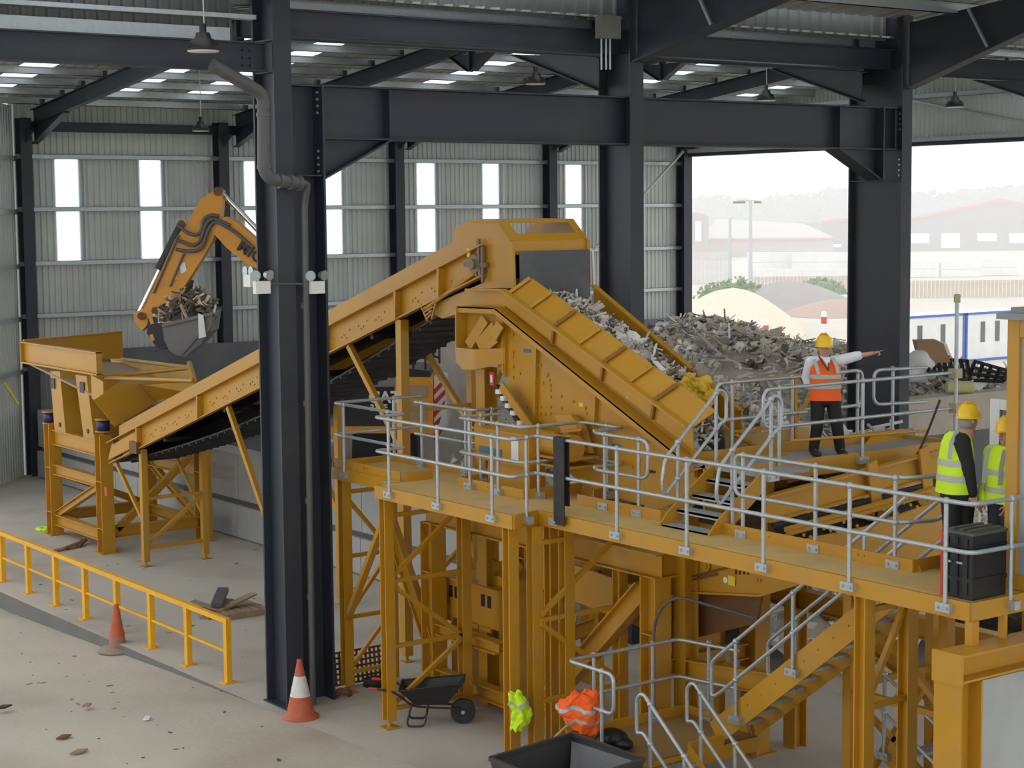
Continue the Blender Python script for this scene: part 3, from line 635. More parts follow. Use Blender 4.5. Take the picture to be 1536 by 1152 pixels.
# cowl at the drum end
m = MB(); m.prism([P6(699.5, 458), P6(757, 459), P6(757, 565), P6(745, 545), P6(700, 528)], (.1, 0, 0)); m.bar(P6(700, 459)+V((-.1, 0, 0)), P6(700, 528)+V((-.1, 0, 0)), .24, .03)
m.build('drum_cowl', YEL, t)
m = MB(); m.prism([P6(700, 520)+V((-.22, 0, 0)), P6(735, 523)+V((-.3, 0, 0)), P6(735, 553)+V((-.3, 0, 0)), P6(713, 553)+V((-.25, 0, 0)), P6(700, 541)+V((-.22, 0, 0))], (.3, 0, 0)); m.prism([P6(735, 523)+V((-.3, 0, 0)), P6(757, 522), P6(757, 545), P6(735, 553)+V((-.3, 0, 0))], (.02, .02, 0)); m.build('cowl_box', YEL, t)
for a, b in (((734, 478), (713, 518)), ((748, 490), (728, 518)), ((757, 486), (750, 505)), ((750, 505), (734, 522))):
    m = MB(); m.bar(P6(*a)+V((-.08, 0, 0)), P6(*b)+V((-.14, 0, 0)), .2, .025, (1, 0, 0)); m.build('rib', YEL, t)
# posts that carry it from the deck level
for x, y in ((16.75, 23.85), (18.9, 23.85), (16.8, 19.0), (19.0, 19.0)):
    m = MB(); m.ibeam((x, y, 0), (x, y, 5.6 if y > 20 else 4.3), .24, .26, .02, .015, (1, 0, 0)); m.build('leg', YEL, t)
p = PX(739, 568, 16.6); m = MB(); m.box(p.x-.02, p.y-.06, p.z-.11, p.x-.005, p.y+.06, p.z+.11); m.build('warning_sticker', RED, t)
m = MB(); m.box(p.x-.03, p.y-.03, p.z-.06, p.x-.02, p.y+.03, p.z+.06); m.build('warning_symbol', WHT, t)
# inclined edge of the under belt with lighter scraps
m = MB(); m.bar(PX(745, 580, 16.5), PX(788, 645, 16.5), .08, .09); m.build('under_belt', RUB, t)
m = MB(); m.bar(PX(752, 578, 16.45), PX(802, 650, 16.45), .04, .14); m.build('belt_guard', YEL, t)
for q in ((748, 588), (755, 598), (762, 609), (770, 620), (780, 635), (786, 645)):
    p = PX(q[0], q[1], 16.42); m = MB(); m.box(p.x-.03, p.y-.05, p.z-.03, p.x+.06, p.y+.05, p.z+.04); m.build('scrap', WHT, t)

# drive unit
t = thing('drive_unit', 'yellow drive guard box with a white sticker behind the walkway rails', 'drive unit', (16.0, 22.2, 4.0))
m = MB(); a = PX(712, 641, 15.8); b = PX(794, 700, 15.8)
m.box(15.8, b.y, b.z-.02, 16.35, a.y, a.z); m.box(15.76, b.y-.02, a.z-.02, 16.4, a.y+.02, a.z+.015); m.build('guard_box', YEL, t)
p = PX(773, 673, 15.8); m = MB(); m.box(p.x-.012, p.y-.09, p.z-.18, p.x-.002, p.y+.09, p.z+.18); m.build('sticker', WHT, t)
for q in ((727, 675), (745, 679)):
    p = PX(q[0], q[1], 15.8); m = MB(); m.box(p.x-.008, p.y-.14, p.z-.05, p.x-.001, p.y+.14, p.z+.06); m.build('blue_mark', MATS['mark_blue'], t)
m = MB(); a, b = PX(800, 660, 16.0), PX(822, 662, 16.0); m.tube([(16.1, 21.4, 4.66), (16.1, 20.8, 4.63)], .17, 18); m.tube([(16.1, 20.8, 4.63), (16.1, 20.70, 4.63)], .21, 18); m.build('motor', YEL, t)
for z in (4.38, 4.5): m = MB(); m.box(15.9, 20.6, z-.03, 16.5, 21.5, z); m.build('motor_shelf', YEL, t)
m = MB(); m.box(15.95, 21.6, 3.3, 16.25, 22.7, 4.27); m.build('pedestal', YEL, t)
# bracket boxes on the body beside the stair
t = thing('belt_scraper_bracket', 'yellow angled bracket plate on the conveyor body above the walkway bend', 'bracket', PX(870, 640, 16.5))
m = MB(); m.prism([PX(832, 623, 16.4), PX(856, 622, 16.5), PX(872, 640, 16.45), PX(884, 680, 16.45), PX(850, 665, 16.35)], (.1, 0, 0)); m.build('plate', YEL, t)
for y in (644, 661, 673): m = MB(); m.bar(PX(845, y+3, 16.3), PX(876, y, 16.4), .16, .03); m.build('step_plate', YEL, t)
# ---------------------------------------------------------------- machinery under the deck
t = thing('main_frame', 'heavy yellow beam frame under the walkway that carries the waste conveyor', 'frame', (17.2, 22, 0))
def ib(p, q, nm='beam', w=.22, h=.36): m = MB(); m.ibeam(p, q, w, h, .024, .016); return m.build(nm, YEL, t)
ib((16.35, 25.1, 3.1), (16.35, 19.0, 3.1)); ib((18.3, 25.1, 3.1), (18.3, 19.0, 3.1)); ib((16.45, 25.0, 3.1), (18.2, 25.0, 3.1)); ib((16.45, 19.1, 3.1), (18.2, 19.1, 3.1))
for x, y in ((16.35, 24.9), (16.35, 19.15), (18.3, 24.9), (18.3, 19.15)):
    m = MB(); m.ibeam((x, y, 0), (x, y, 2.95), .3, .34, .026, .018, (0, 1, 0)); m.box(x-.25, y-.25, 0, x+.25, y+.25, .03)
    for z in (2.1, .9): m.box(x-.15, y-.15, z, x+.15, y+.15, z+.02)
    m.build('leg', YEL, t)
ib((16.35, 24.8, .35), (16.35, 19.3, .35), 'rail', .2, .24); ib((16.35, 21.9, .4), (16.35, 19.4, 2.7), 'diagonal', .2, .3); ib((16.4, 24.95, .6), (16.1, 25.9, 2.9), 'diagonal', .16, .22); ib((18.3, 24.8, .5), (18.3, 19.4, 2.7), 'diagonal', .18, .24)
for y in (24.9, 19.15): ib((16.5, y, 1.6), (18.1, y, 1.6), 'rail', .18, .24)
ib((16.35, 24.8, 1.15), (16.35, 23.0, 1.15), 'rail', .2, .2)
t = thing('hydraulic_cabinet', 'yellow slotted cabinet under the walkway corner', 'cabinet', (17, 24.4, 1.2))
m = MB(); m.box(16.6, 23.35, 1.32, 17.5, 24.95, 1.98); m.box(16.55, 23.3, 1.97, 17.55, 25.0, 2.0); m.build('body', YEL, t)
for y in (24.75, 24.58, 23.8, 23.62):
    m = MB(); m.box(16.59, y-.05, 1.66, 16.605, y+.05, 1.86); m.build('slot', BLK, t)
for i in range(4): m = MB(); m.box(16.6, 24.7-i*.37, 1.24, 16.63, 24.9-i*.37, 1.33); m.build('foot', YEL, t)
m = MB()
for i in range(4): m.tube([(16.7+.1*i, 24.0-.17*i, 2.28), (16.8+.1*i, 24.0-.17*i, 2.28)], .13, 14)
m.box(16.8, 23.2, 2.0, 17.5, 24.3, 2.16); m.build('pump', YEL, t)
for y in (23.4, 24.8): m = MB(); m.box(16.7, y, .0, 17.4, y+.1, 1.33); m.build('stand', YEL, t)
t = thing('belt_feeder', 'dark yellow belt unit with a slotted guard under the middle of the walkway', 'conveyor', (17.2, 21, 1.5))
m = MB(); m.prism([(16.75, 22.7, 2.75), (16.75, 19.4, 2.55), (16.75, 19.4, 1.95), (16.75, 22.7, 2.2)], (.05, 0, 0)); m.prism([(18.0, 22.7, 2.75), (18.0, 19.4, 2.55), (18.0, 19.4, 1.95), (18.0, 22.7, 2.2)], (.05, 0, 0)); m.build('side_plate', YEL, t)
m = MB(); m.box(16.8, 19.5, 2.1, 18, 22.6, 2.15); m.build('belt', RUB, t)
m = MB()
for i in range(5): m.bar((16.72, 21.9-.02*i, 2.0-.07*i), (16.72, 21.45+.02*i, 1.97-.07*i), .03, .025)
m.bar((16.72, 21.93, 2.02), (16.72, 21.8, 1.66), .03, .03); m.bar((16.72, 21.42, 1.98), (16.72, 21.54, 1.64), .03, .03); m.build('grille', YEL, t)
for x in (16.8, 18.0):
    for y in (22.5, 19.6): m = MB(); m.box(x-.06, y-.06, 0, x+.06, y+.06, 2.3); m.build('leg', YEL, t)
# hopper under the stair
t = thing('transfer_hopper', 'yellow transfer hopper with a warning label under the walkway left of the long stair', 'hopper', (17.6, 18, 1.5))
m = MB(); m.prism([PX(1028, 780, 16.95), PX(1036, 888, 16.95), PX(1142, 893, 16.95), PX(1210, 872, 16.95), PX(1210, 820, 16.95)], (.04, 0, 0)); m.bar(PX(1036, 888, 16.93), PX(1142, 893, 16.93), .1, .03); m.bar(PX(1142, 893, 16.93), PX(1210, 872, 16.93), .1, .03)
for q in ((1033, 858), (1046, 858), (1060, 850), (1135, 870), (1140, 870), (1133, 856)): m.bolt(PX(q[0], q[1], 16.94), .025)
m.build('side_plate', YEL, t)
m = MB(); m.prism([PX(1036, 890, 17.1), PX(1142, 895, 17.1), PX(1135, 935, 17.1), PX(1030, 960, 17.1)], (.04, 0, 0)); m.prism([PX(1028, 780, 16.95), PX(1036, 888, 16.95), PX(1036, 888, 16.95)+V((1.6, 0, 0)), PX(1028, 780, 16.95)+V((1.6, 0, 0))], (0, .03, 0)); m.build('lower_plate', RUST, t)
p = PX(1098, 871, 16.94); m = MB(); m.box(p.x-.012, p.y-.07, p.z-.07, p.x, p.y+.07, p.z+.07); m.build('warning_label', MATS['label_yellow'], t)
p = PX(1089, 870, 16.94); m = MB(); m.tube([p, p+V((-.014, 0, 0))], .045, 14); m.build('round_label', WHT, t)
m = MB(); m.bar(PX(1034, 866, 16.92), PX(1095, 850, 16.92), .03, .03); m.bar(PX(1034, 871, 16.92), PX(1075, 861, 16.92), .03, .03); m.build('guide_strip', RUST, t)
m = MB(); p = PX(1060, 848, 16.94); m.tube([p, p+V((-.03, 0, 0))], .09, 16); m.tube([p+V((-.03, 0, 0)), p+V((-.05, 0, 0))], .05, 12); m.build('bearing', YEL, t)
for i in range(4): p = PX(1104+i*6, 852, 16.94); m = MB(); m.box(p.x-.01, p.y-.01, p.z-.09, p.x, p.y+.01, p.z+.09); m.build('slot', BLK, t)
for x, y in ((17.1, 18.95), (18.4, 18.9), (18.4, 17.2), (17.1, 17.15)): m = MB(); m.ibeam((x, y, 0), (x, y, 2.7), .2, .2, .02, .015); m.build('leg', YEL, t)
m = MB(); m.box(16.75, 19.25, 1.6, 17.7, 19.6, 2.5); m.tube([(16.7, 19.4, 2.1), (17.0, 19.4, 2.1)], .2, 14); m.build('gear_motor', YEL, t)
m = MB(); m.ibeam((16.7, 19.8, 1.5), (16.9, 17.0, 1.7), .16, .3, .02, .015); m.build('beam', YEL, t)
# cable hose
m = MB(); m.tube(bend([(16.2, 19.0, .3), (16.2, 19.0, 2.4), (16.3, 18.7, 2.75), (16.8, 17.6, 2.55)], .4), .022); one('hose', m, PIPE, 'dark hose looping beside the frame leg under the walkway', 'hose')
m = MB(); m.bar((17.7, 18.5, .2), (16.95, 18.3, 1.9), .09, .02); one('wooden_board', m, WOOD, 'pale board leaning under the walkway behind the lower landing rail', 'board')
# conveyor under the upper platform
t = thing('cross_conveyor', 'yellow cross conveyor running under the platform of the pointing man', 'conveyor', (18.8, 16.9, 3.5))
m = MB()
for y in (17.25, 16.1):
    for z0, z1 in ((4.27, 4.62), (3.94, 4.2)): pass
m.prism([PY(1150, 745, 17.2), PY(1410, 676, 17.2), PY(1410, 712, 17.2), PY(1150, 782, 17.2)], (0, .03, 0)); m.bar(PY(1150, 745, 17.18), PY(1410, 676, 17.18), .12, .03); m.bar(PY(1150, 782, 17.18), PY(1410, 712, 17.18), .12, .03); m.build('side_frame', YEL, t)
m = MB(); m.prism([PY(1160, 786, 17.1), PY(1400, 722, 17.1), PY(1400, 755, 17.1), PY(1300, 790, 17.1), PY(1170, 815, 17.1)], (0, .05, 0)); m.build('return_belt', RUB, t)
m = MB(); m.prism([PY(1150, 770, 17.4), PY(1410, 700, 17.4), PY(1410, 700, 17.4)+V((0, 1.1, 0)), PY(1150, 770, 17.4)+V((0, 1.1, 0))], (0, 0, -.05)); m.build('belt', RUB, t)
for q in ((1308, 722), (1385, 700)):
    a = PY(q[0], q[1], 17.12); m = MB(); m.prism([a+V((-.12, 0, .25)), a+V((.06, 0, .3)), a+V((.2, 0, -.45)), a+V((.0, 0, -.5))], (0, -.04, 0)); m.tube([a+V((.12, -.05, -.45)), a+V((.12, -.1, -.45))], .16, 12); m.tube([a+V((-.1, -.05, -.42)), a+V((-.1, -.1, -.42))], .12, 12); m.build('hanger_plate', YEL, t)
m = MB(); m.prism([PY(1165, 818, 16.5), PY(1300, 790, 16.5), PY(1440, 740, 16.5), PY(1440, 860, 16.5), PY(1300, 880, 16.5), PY(1165, 845, 16.5)], (0, .04, 0))
for i in range(26):
    m.bolt(PY(1175+i*10, 812-i*3.2+(i % 3)*6, 16.49), .022, (0, -1, 0), .02)
m.build('chute_plate', YEL, t)
m = MB(); m.bar(PY(1180, 795, 16.9), PY(1395, 735, 16.9), .1, .06); m.bar(PY(1180, 802, 16.8), PY(1395, 742, 16.8), .05, .04); m.build('edge_rail', YEL, t)
for x in (17.0, 20.3): m = MB(); m.ibeam((x, 16.9, 0), (x, 16.9, 3.6), .2, .22, .02, .015); m.build('leg', YEL, t)
# ================================================================== WALKWAY, STAIRS, RAILS, CABIN
outer = [(15.08, 26.0), (15.08, 23.78), (14.55, 23.78), (14.55, 20.1), (15.08, 20.25), (15.08, 12.45)]
inner = [(17.4, 12.45), (17.4, 13.95), (15.86, 13.95), (15.86, 20.25), (16.6, 20.6), (16.6, 21.15), (15.5, 21.15), (15.5, 22.85), (16.25, 22.85), (16.25, 26.0)]
t = thing('walkway', 'long raised yellow walkway deck on braced legs in front of the machines', 'walkway', (15, 19, 0))
m = MB(); m.prism([(x, y, ZD-.03) for x, y in outer+inner], (0, 0, .03)); m.build('deck', YEL2, t)
def edge(a, b, z0, z1, th, nm, mt=YEL, bolts=False, d=(-1, 0, 0)):
    m = MB(); m.bar((a[0], a[1], (z0+z1)/2), (b[0], b[1], (z0+z1)/2), th, z1-z0)
    if bolts:
        L = math.hypot(b[0]-a[0], b[1]-a[1]); k = max(1, int(L/1.1))
        for i in range(k):
            f = (i+.5)/k; p = V((lerp(a[0], b[0], f), lerp(a[1], b[1], f), (z0+z1)/2+.01))
            for s_ in (-.05, .05):
                e = V((b[0]-a[0], b[1]-a[1], 0)).normalized()*s_; m.bolt(p+e+V(d)*th/2, .016, d, .014)
    return m.build(nm, mt, t)
for i in range(len(outer)-1): edge(outer[i], outer[i+1], ZD-.2, ZD+.004, .05, 'edge_beam')
edge((15.08, 12.45), (17.4, 12.45), ZD-.2, ZD+.004, .05, 'edge_beam'); edge((15.08, 26.0), (16.25, 26.0), ZD-.2, ZD+.1, .05, 'edge_beam')
for a, b in (((15.11, 23.75), (15.6, 23.75)), ): edge(a, b, ZD, ZD+.15, .02, 'kick_plate', d=(0, -1, 0), bolts=True)
for a, b in (((15.09, 26), (15.09, 23.9)), ((16.24, 25.9), (16.24, 22.85)), ((16.24, 22.86), (15.5, 22.86)), ((15.5, 22.86), (15.5, 21.15)), ((15.5, 21.15), (16.6, 21.15)), ((16.6, 21.1), (16.6, 20.55)), ((16.6, 20.6), (16.25, 20.43)), ((15.86, 20.3), (15.86, 18.45)), ((15.86, 18.45), (16.1, 18.3)), ((15.86, 17.2), (15.86, 13.95)), ((15.86, 13.95), (16.5, 13.95))):
    edge(a, b, ZD, ZD+.15, .02, 'kick_plate', bolts=True)
# legs of the walkway
def wleg(x, y, w=.17, axis=(0, 1, 0)):
    m = MB(); m.ibeam((x, y, .12), (x, y, ZD-.2), w, w, .018, .014, axis); m.tube([(x, y, 0), (x, y, .14)], .035, 8); m.box(x-.13, y-.13, 0, x+.13, y+.13, .02)
    return m.build('leg', YEL, t)
for p in ((15.2, 25.85), (16.1, 25.85), (14.64, 23.62), (16.1, 23.62), (14.64, 20.3), (14.95, 20.15), (15.9, 21.0), (15.5, 20.12), (16.52, 20.15), (15.16, 14.05), (15.9, 14.05)): wleg(*p)
def wb(p, q, w=.065): m = MB(); m.bar(p, q, w, w); m.build('brace', YEL, t)
for z in (3.45, 2.35, 1.3, .35): wb((15.2, 25.85, z), (16.1, 25.85, z+.0))
for z in (3.4, 2.35, 1.3, .3): wb((14.7, 23.62, z), (16.05, 23.62, z))
wb((15.2, 25.85, 3.4), (16.1, 25.85, 2.35)); wb((16.1, 25.85, 2.35), (15.2, 25.85, 1.3)); wb((15.2, 25.85, .35), (16.1, 25.85, 1.3))
wb((14.7, 23.62, 2.4), (16.05, 23.62, 3.4)); wb((14.7, 23.62, 2.3), (16.05, 23.62, 1.3)); wb((14.7, 23.62, .35), (16.05, 23.62, 1.25))
wb((15.2, 25.8, 1.3), (14.64, 23.7, 3.3), .1); wb((15.2, 25.8, .4), (14.9, 24.4, 1.3)) if 0 else None
for z in (3.45, 2.33, 1.15): wb((14.98, 20.08, z), (16.5, 20.08, z), .065)
wb((14.98, 20.06, 2.4), (16.5, 20.06, 3.45)); wb((14.98, 20.06, 2.28), (16.5, 20.06, 1.2))
for z in (3.5, 2.35, 1.2): wb((15.2, 14.05, z), (15.9, 14.05, z+.02))
wb((15.2, 14.05, 2.4), (15.85, 14.05, 3.5)); wb((15.2, 14.05, .3), (15.85, 14.05, 1.2))
for x in (15.16, 15.9):
    for z in (3.6, ): pass
m = MB(); m.box(15.05, 12.4, 3.42, 15.16, 12.5, ZD-.2); m.build('stub_post', YEL, t)
for x in (15.6, 16.2, 16.8): m = MB(); m.box(x, 12.42, 3.42, x+.06, 12.5, ZD-.2); m.build('stub_post', YEL, t)
m = MB(); m.prism([(16.2, 13.9, ZD+.002), (17.3, 13.9, ZD+.002), (17.3, 12.9, ZD+.002), (16.2, 12.9, ZD+.002)], (0, 0, .006))
for i in range(24): m.box(16.2, 12.92+i*.04, ZD+.008, 17.3, 12.93+i*.04, ZD+.018)
m.build('grating', mat('dusty_grating', (.36, .24, .08), .7), t)
# ---- handrails
RR = .026
def bracket(m, x, y, z, d):
    d = V(d); m.box(x-.05-abs(d.y)*.05, y-.05-abs(d.x)*.05, z-.05, x+.05+abs(d.y)*.05, y+.05+abs(d.x)*.05, z+.05)
    for s_ in (-.06, .06):
        q = V((x, y, z))+V((d.y, d.x, 0))*s_+d*.05; m.bolt(q, .018, d, .02)
def handrail(label, top, posts, mid=None, closed=None, d=(-1, 0, 0), r=.14, gap=.53, name='handrail', group='galvanised handrails'):
    base = V(posts[0][:3]); t = thing(name, label, 'handrail', base, group)
    top = [V(p) for p in top]; mid = [p-V((0, 0, gap)) for p in top] if mid is None else [V(p) for p in mid]
    if closed in ('end', 'both', 'start'):
        pass
    def path(pts): return bend(pts, r)
    if closed:   # loops that join top and mid rail at an end
        loop = list(top)
        if closed in ('end', 'both'): loop = loop+mid[::-1]
        if closed == 'start': loop = mid[::-1]+loop
        if closed == 'both': loop = loop+[loop[0]+V((0, 0, -gap*.5))]; loop = [loop[-1]]+loop[:-1]+[loop[-1]]
        m = MB(); m.tube(path(loop), RR, 10); m.build('top_and_mid_rail', GALV, t)
    else:
        m = MB(); m.tube(path(top), RR, 10); m.build('top_rail', GALV, t)
        m = MB(); m.tube(path(mid), RR, 10); m.build('mid_rail', GALV, t)
    for x, y, z0, z1 in posts:
        m = MB(); m.tube([(x, y, z0), (x, y, z1)], RR, 10); m.sphere((x, y, z1), .043); m.sphere((x, y, z1-gap), .043)
        po = m.build('post', GALV, t)
        m = MB(); bracket(m, x, y, z0, d); b = m.build('post_foot', GALV, po); 
    return t
ZR1 = ZD+1.08; ZB = ZD-.09
def yy(px, X, py): return PX(px, py, X).y
xo, xo2 = 14.51, 15.04
handrail('galvanised handrail along the outer walkway edge, stepping out at the bend beside the black strip',
    [(16.9, 26.0, ZR1), (15.1, 26.0, ZR1), (15.1, 23.74, ZR1), (xo, 23.74, ZR1), (xo, 20.05, ZR1), (15.0, 20.2, ZR1), (xo2, 20.1, ZR1), (xo2, 12.42, ZR1), (16.0, 12.42, ZR1)],
    [(16.3, 26.0, ZB, ZR1), (15.06, 25.6, ZB, ZR1), (15.06, 24.2, ZB, ZR1), (xo, yy(584, xo, 738), ZB, ZR1), (xo, yy(657, xo, 755), ZB, ZR1), (xo, yy(738.5, xo, 777), ZB, ZR1), (14.8, 20.12, ZB, ZR1),
     (xo2, yy(833, xo2, 777), ZB, ZR1), (xo2, yy(925.4, xo2, 797), ZB, ZR1), (xo2, yy(1030, xo2, 820), ZB, ZR1), (xo2, yy(1145, xo2, 846), ZB, ZR1), (xo2, yy(1273.7, xo2, 873), ZB, ZR1), (xo2, yy(1417.5, xo2, 905), ZB, ZR1), (15.7, 12.42, ZB, ZR1)])
zi = ZD+.05
handrail('galvanised handrail at the far end of the walkway before the excavator', [(16.22, 25.2, ZR1), (16.22, 23.5, ZR1), (17.0, 23.5, ZR1)], [(16.22, 25.0, zi, ZR1), (16.22, 23.7, zi, ZR1), (16.6, 23.5, zi, ZR1)])
handrail('galvanised handrail curving round the yellow drive guard box', [(16.3, 22.82, ZR1), (15.47, 22.82, ZR1), (15.47, 21.12, ZR1), (16.57, 21.1, ZR1), (16.57, 20.1, ZR1), (16.0, 20.1, ZR1)], [(15.9, 22.82, zi, ZR1), (15.47, 22.5, zi, ZR1), (15.47, 21.75, zi, ZR1), (15.75, 21.11, zi, ZR1), (16.57, 20.5, zi, ZR1)])
handrail('short looped galvanised handrail between the drive guard bend and the short stair', [(16.0, 20.05, ZR1), (15.88, 19.9, ZR1), (15.88, 18.75, ZR1)], [(15.88, 19.7, zi, ZR1), (15.88, 18.95, zi, ZR1)], closed='end')
handrail('long inner galvanised handrail from the short stair toward the standing green vest man', [(15.88, 17.0, ZR1), (15.88, 14.2, ZR1), (16.5, 14.0, ZR1)], [(15.88, 16.85, zi, ZR1), (15.88, 15.55, zi, ZR1), (15.88, 14.25, zi, ZR1)], closed='both', r=.2)
# black strip of rubber over the rail
p = V((xo2, yy(840, xo2, 777)-.05, 0))
m = MB()
for s_, x in ((0, xo2-.045), (1, xo2+.045)):
    m.box(x-.008, 19.5, ZD-.12 if s_ == 0 else ZD+.15, x+.008, 19.74, ZR1+.03)
m.box(xo2-.05, 19.5, ZR1+.025, xo2+.05, 19.74, ZR1+.04)
o = one('rubber_strip', m, RUB, 'black rubber strip draped over the outer walkway rail at its bend', 'strip')
# ---------------------------------------------------------------- short stair and upper platform
ZU = 4.6
t = thing('short_stair', 'three step galvanised stair between the walkway and the upper platform', 'stair', (16.0, 17.7, ZD))
for i in range(4):
    z = ZD+.02+.18*i; x = 15.62+.27*i
    m = MB(); m.box(x, 17.25, z-.03, x+.25, 18.15, z); m.box(x, 17.25, z-.05, x+.02, 18.15, z)
    for k in range(7): m.box(x+.02+k*.033, 17.25, z, x+.03+k*.033, 18.15, z+.008)
    m.build('tread', GALV, t)
for y in (17.21, 18.19):
    m = MB(); m.prism([(15.55, y-.015, ZD-.05), (15.75, y-.015, ZD+.18), (16.62, y-.015, ZU+.08), (16.62, y-.015, ZU-.2), (15.85, y-.015, ZD-.05)], (0, .03, 0))
    for k in range(4): m.bolt((15.85+.24*k, y-.015, ZD+.1+.17*k), .016, (0, -1, 0))
    m.build('stringer', YEL, t)
t = thing('upper_platform', 'upper yellow platform that the pointing man stands on', 'platform', (18.7, 18.2, 3.6))
m = MB(); m.box(16.6, 17.25, ZU-.05, 17.5, 18.6, ZU); m.box(17.5, 17.72, ZU-.05, 20.9, 18.65, ZU); m.build('deck', mat('grey_deck', (.30, .31, .32), .6), t)
m = MB(); m.box(16.62, 17.66, ZU-.2, 20.95, 17.72, ZU+.05); m.box(16.62, 18.62, ZU-.2, 20.95, 18.68, ZU+.14); m.box(20.9, 17.7, ZU-.2, 20.95, 18.65, ZU+.06); m.build('edge_beam', YEL, t)
for x in (17.2, 19.0, 20.7):
    for y in (17.75, 18.6): m = MB(); m.box(x-.06, y-.06, 3.2, x+.06, y+.06, ZU-.05); m.build('post', YEL, t)
m = MB(); m.prism([PY(1290, 680, 18.3), PY(1362, 690, 18.1), PY(1392, 668, 18.55), PY(1310, 655, 18.6)], (0, 0, .05)); m.build('sloped_cover', YEL, t)
zu = ZU-.06; ZT = ZU+1.08
def rail2(label, pts, posts, **k): return handrail(label, pts, posts, d=(0, -1, 0), **k)
rail2('galvanised handrail at the front of the upper platform before the pointing man', [(17.0, 17.64, ZT), (21.0, 17.64, ZT)], [(17.3, 17.64, zu, ZT), (18.95, 17.64, zu, ZT)], closed='start')
rail2('galvanised handrail at the back of the upper platform behind the pointing man', [(17.1, 18.7, ZT), (18.9, 18.7, ZT)], [(17.4, 18.7, zu, ZT), (18.6, 18.7, zu, ZT)], closed='start')
rail2('looped galvanised handrail end on the upper platform before the tall charcoal column', [(19.0, 18.72, ZT), (20.1, 18.72, ZT+.02)], [(20.0, 18.72, zu, ZT)], closed='end')
rail2('short galvanised handrail with rounded end at the far corner of the upper platform', [(20.35, 18.72, ZT), (21.3, 18.5, ZT)], [(20.75, 18.7, zu, ZT)], closed='start')
t = thing('scaffold_pole', 'tall galvanised pole at the end of the upper platform rail', 'pole', (20.95, 17.66, ZU-.1))
a = PY(1386, 446, 17.64)
m = MB(); m.tube([(20.93, 17.62, zu), (20.93, 17.62, a.z)], .03, 10); m.build('tube', GALV, t)
mat('brass_clamp', (.42, .36, .2), .5)
m = MB(); m.box(20.85, 17.56, ZT-.08, 21.0, 17.7, ZT+.06); m.build('clamp', MATS['brass_clamp'], t)
m = MB(); m.box(20.87, 17.56, ZT-.6, 21.0, 17.7, ZT-.46); m.build('clamp', MATS['brass_clamp'], t)
m = MB(); m.lathe((20.93, 17.62, a.z), [(.05, -.1), (.05, .02), (0, .03)], 10); m.build('cap', MATS['brass_clamp'], t)
m = MB(); bracket(m, 20.93, 17.6, zu, (0, -1, 0)); m.build('foot', GALV, t)
m = MB(); m.tube([PY(1163, 640, 17.55)+V((.3, 0, -.22)), PY(1390, 640, 17.55)+V((0, 0, -.06))], .02); one('yellow_pole', m, YEL, 'thin yellow pole tied under the front rail of the upper platform', 'pole')
m = MB(); m.tube(bend([PY(1410, 600, 17.4), PY(1395, 640, 17.4), PY(1383, 668, 17.4), PY(1372, 690, 17.5), PY(1330, 700, 17.6)], .2), .018); one('cable', m, BLK, 'black cable hanging at the end of the upper platform', 'cable')
# rails of the short stair
def sloped(label, y, x0, x1, z0, z1, posts):
    tt = thing('stair_rail', label, 'handrail', (posts[0][0], y, posts[0][1]), 'rails of the short stair')
    a, b = V((x0, y, z0+.95)), V((x1, y, z1+.95)); g = V((0, 0, -.5))
    loop = [a+V((-.05, 0, -.3)), a, b, b+V((.12, 0, -.1)), b+g+V((.12, 0, .05)), b+g, a+g, a+V((-.05, 0, -.3))+g*.2, a+V((-.05, 0, -.3))]
    m = MB(); m.tube(bend(loop, .1), RR, 10); m.build('top_and_mid_rail', GALV, tt)
    for x, zb_ in posts:
        f = (x-x0)/(x1-x0); zt_ = lerp(z0, z1, f)+.95
        m = MB(); m.tube([(x, y, zb_), (x, y, zt_)], RR, 10); m.sphere((x, y, zt_), .043); m.sphere((x, y, zt_-.5), .043); po = m.build('post', GALV, tt)
        m = MB(); bracket(m, x, y-.01, zb_+.02, (0, -1, 0)); m.build('post_foot', GALV, po)
sloped('sloping galvanised rail on the near side of the short stair', 17.16, 15.75, 16.75, ZD-.05, ZU+.12, ((15.98, ZD), (16.68, ZU-.06)))
sloped('sloping galvanised rail on the far side of the short stair, next to the waste conveyor', 18.24, 15.75, 16.75, ZD-.05, ZU+.12, ((15.98, ZD), (16.68, ZU-.06)))
# yellow guard frame behind the platform
t = thing('guard_frame', 'thin yellow guard frame behind the upper platform rail', 'frame', (17.6, 19.2, 4.6))
a, b = PY(1098, 572, 19.2), PY(1215, 562, 19.2); a2, b2 = PY(1100, 648, 19.2), PY(1215, 635, 19.2)
for p, q in ((a, b), (a2, b2), (a, PY(1098, 690, 19.2)), (PY(1193, 566, 19.2), PY(1193, 690, 19.2)), (PY(1100, 650, 19.2), PY(1152, 680, 19.2)), (PY(1225, 575, 19.2), PY(1195, 630, 19.2))): m = MB(); m.bar(p, q, .05, .05); m.build('bar', YEL, t)
m = MB(); m.prism([PY(1090, 655, 19.3), PY(1215, 640, 19.3), PY(1215, 700, 19.3), PY(1090, 715, 19.3)], (0, .04, 0)); m.build('panel', YEL2, t)
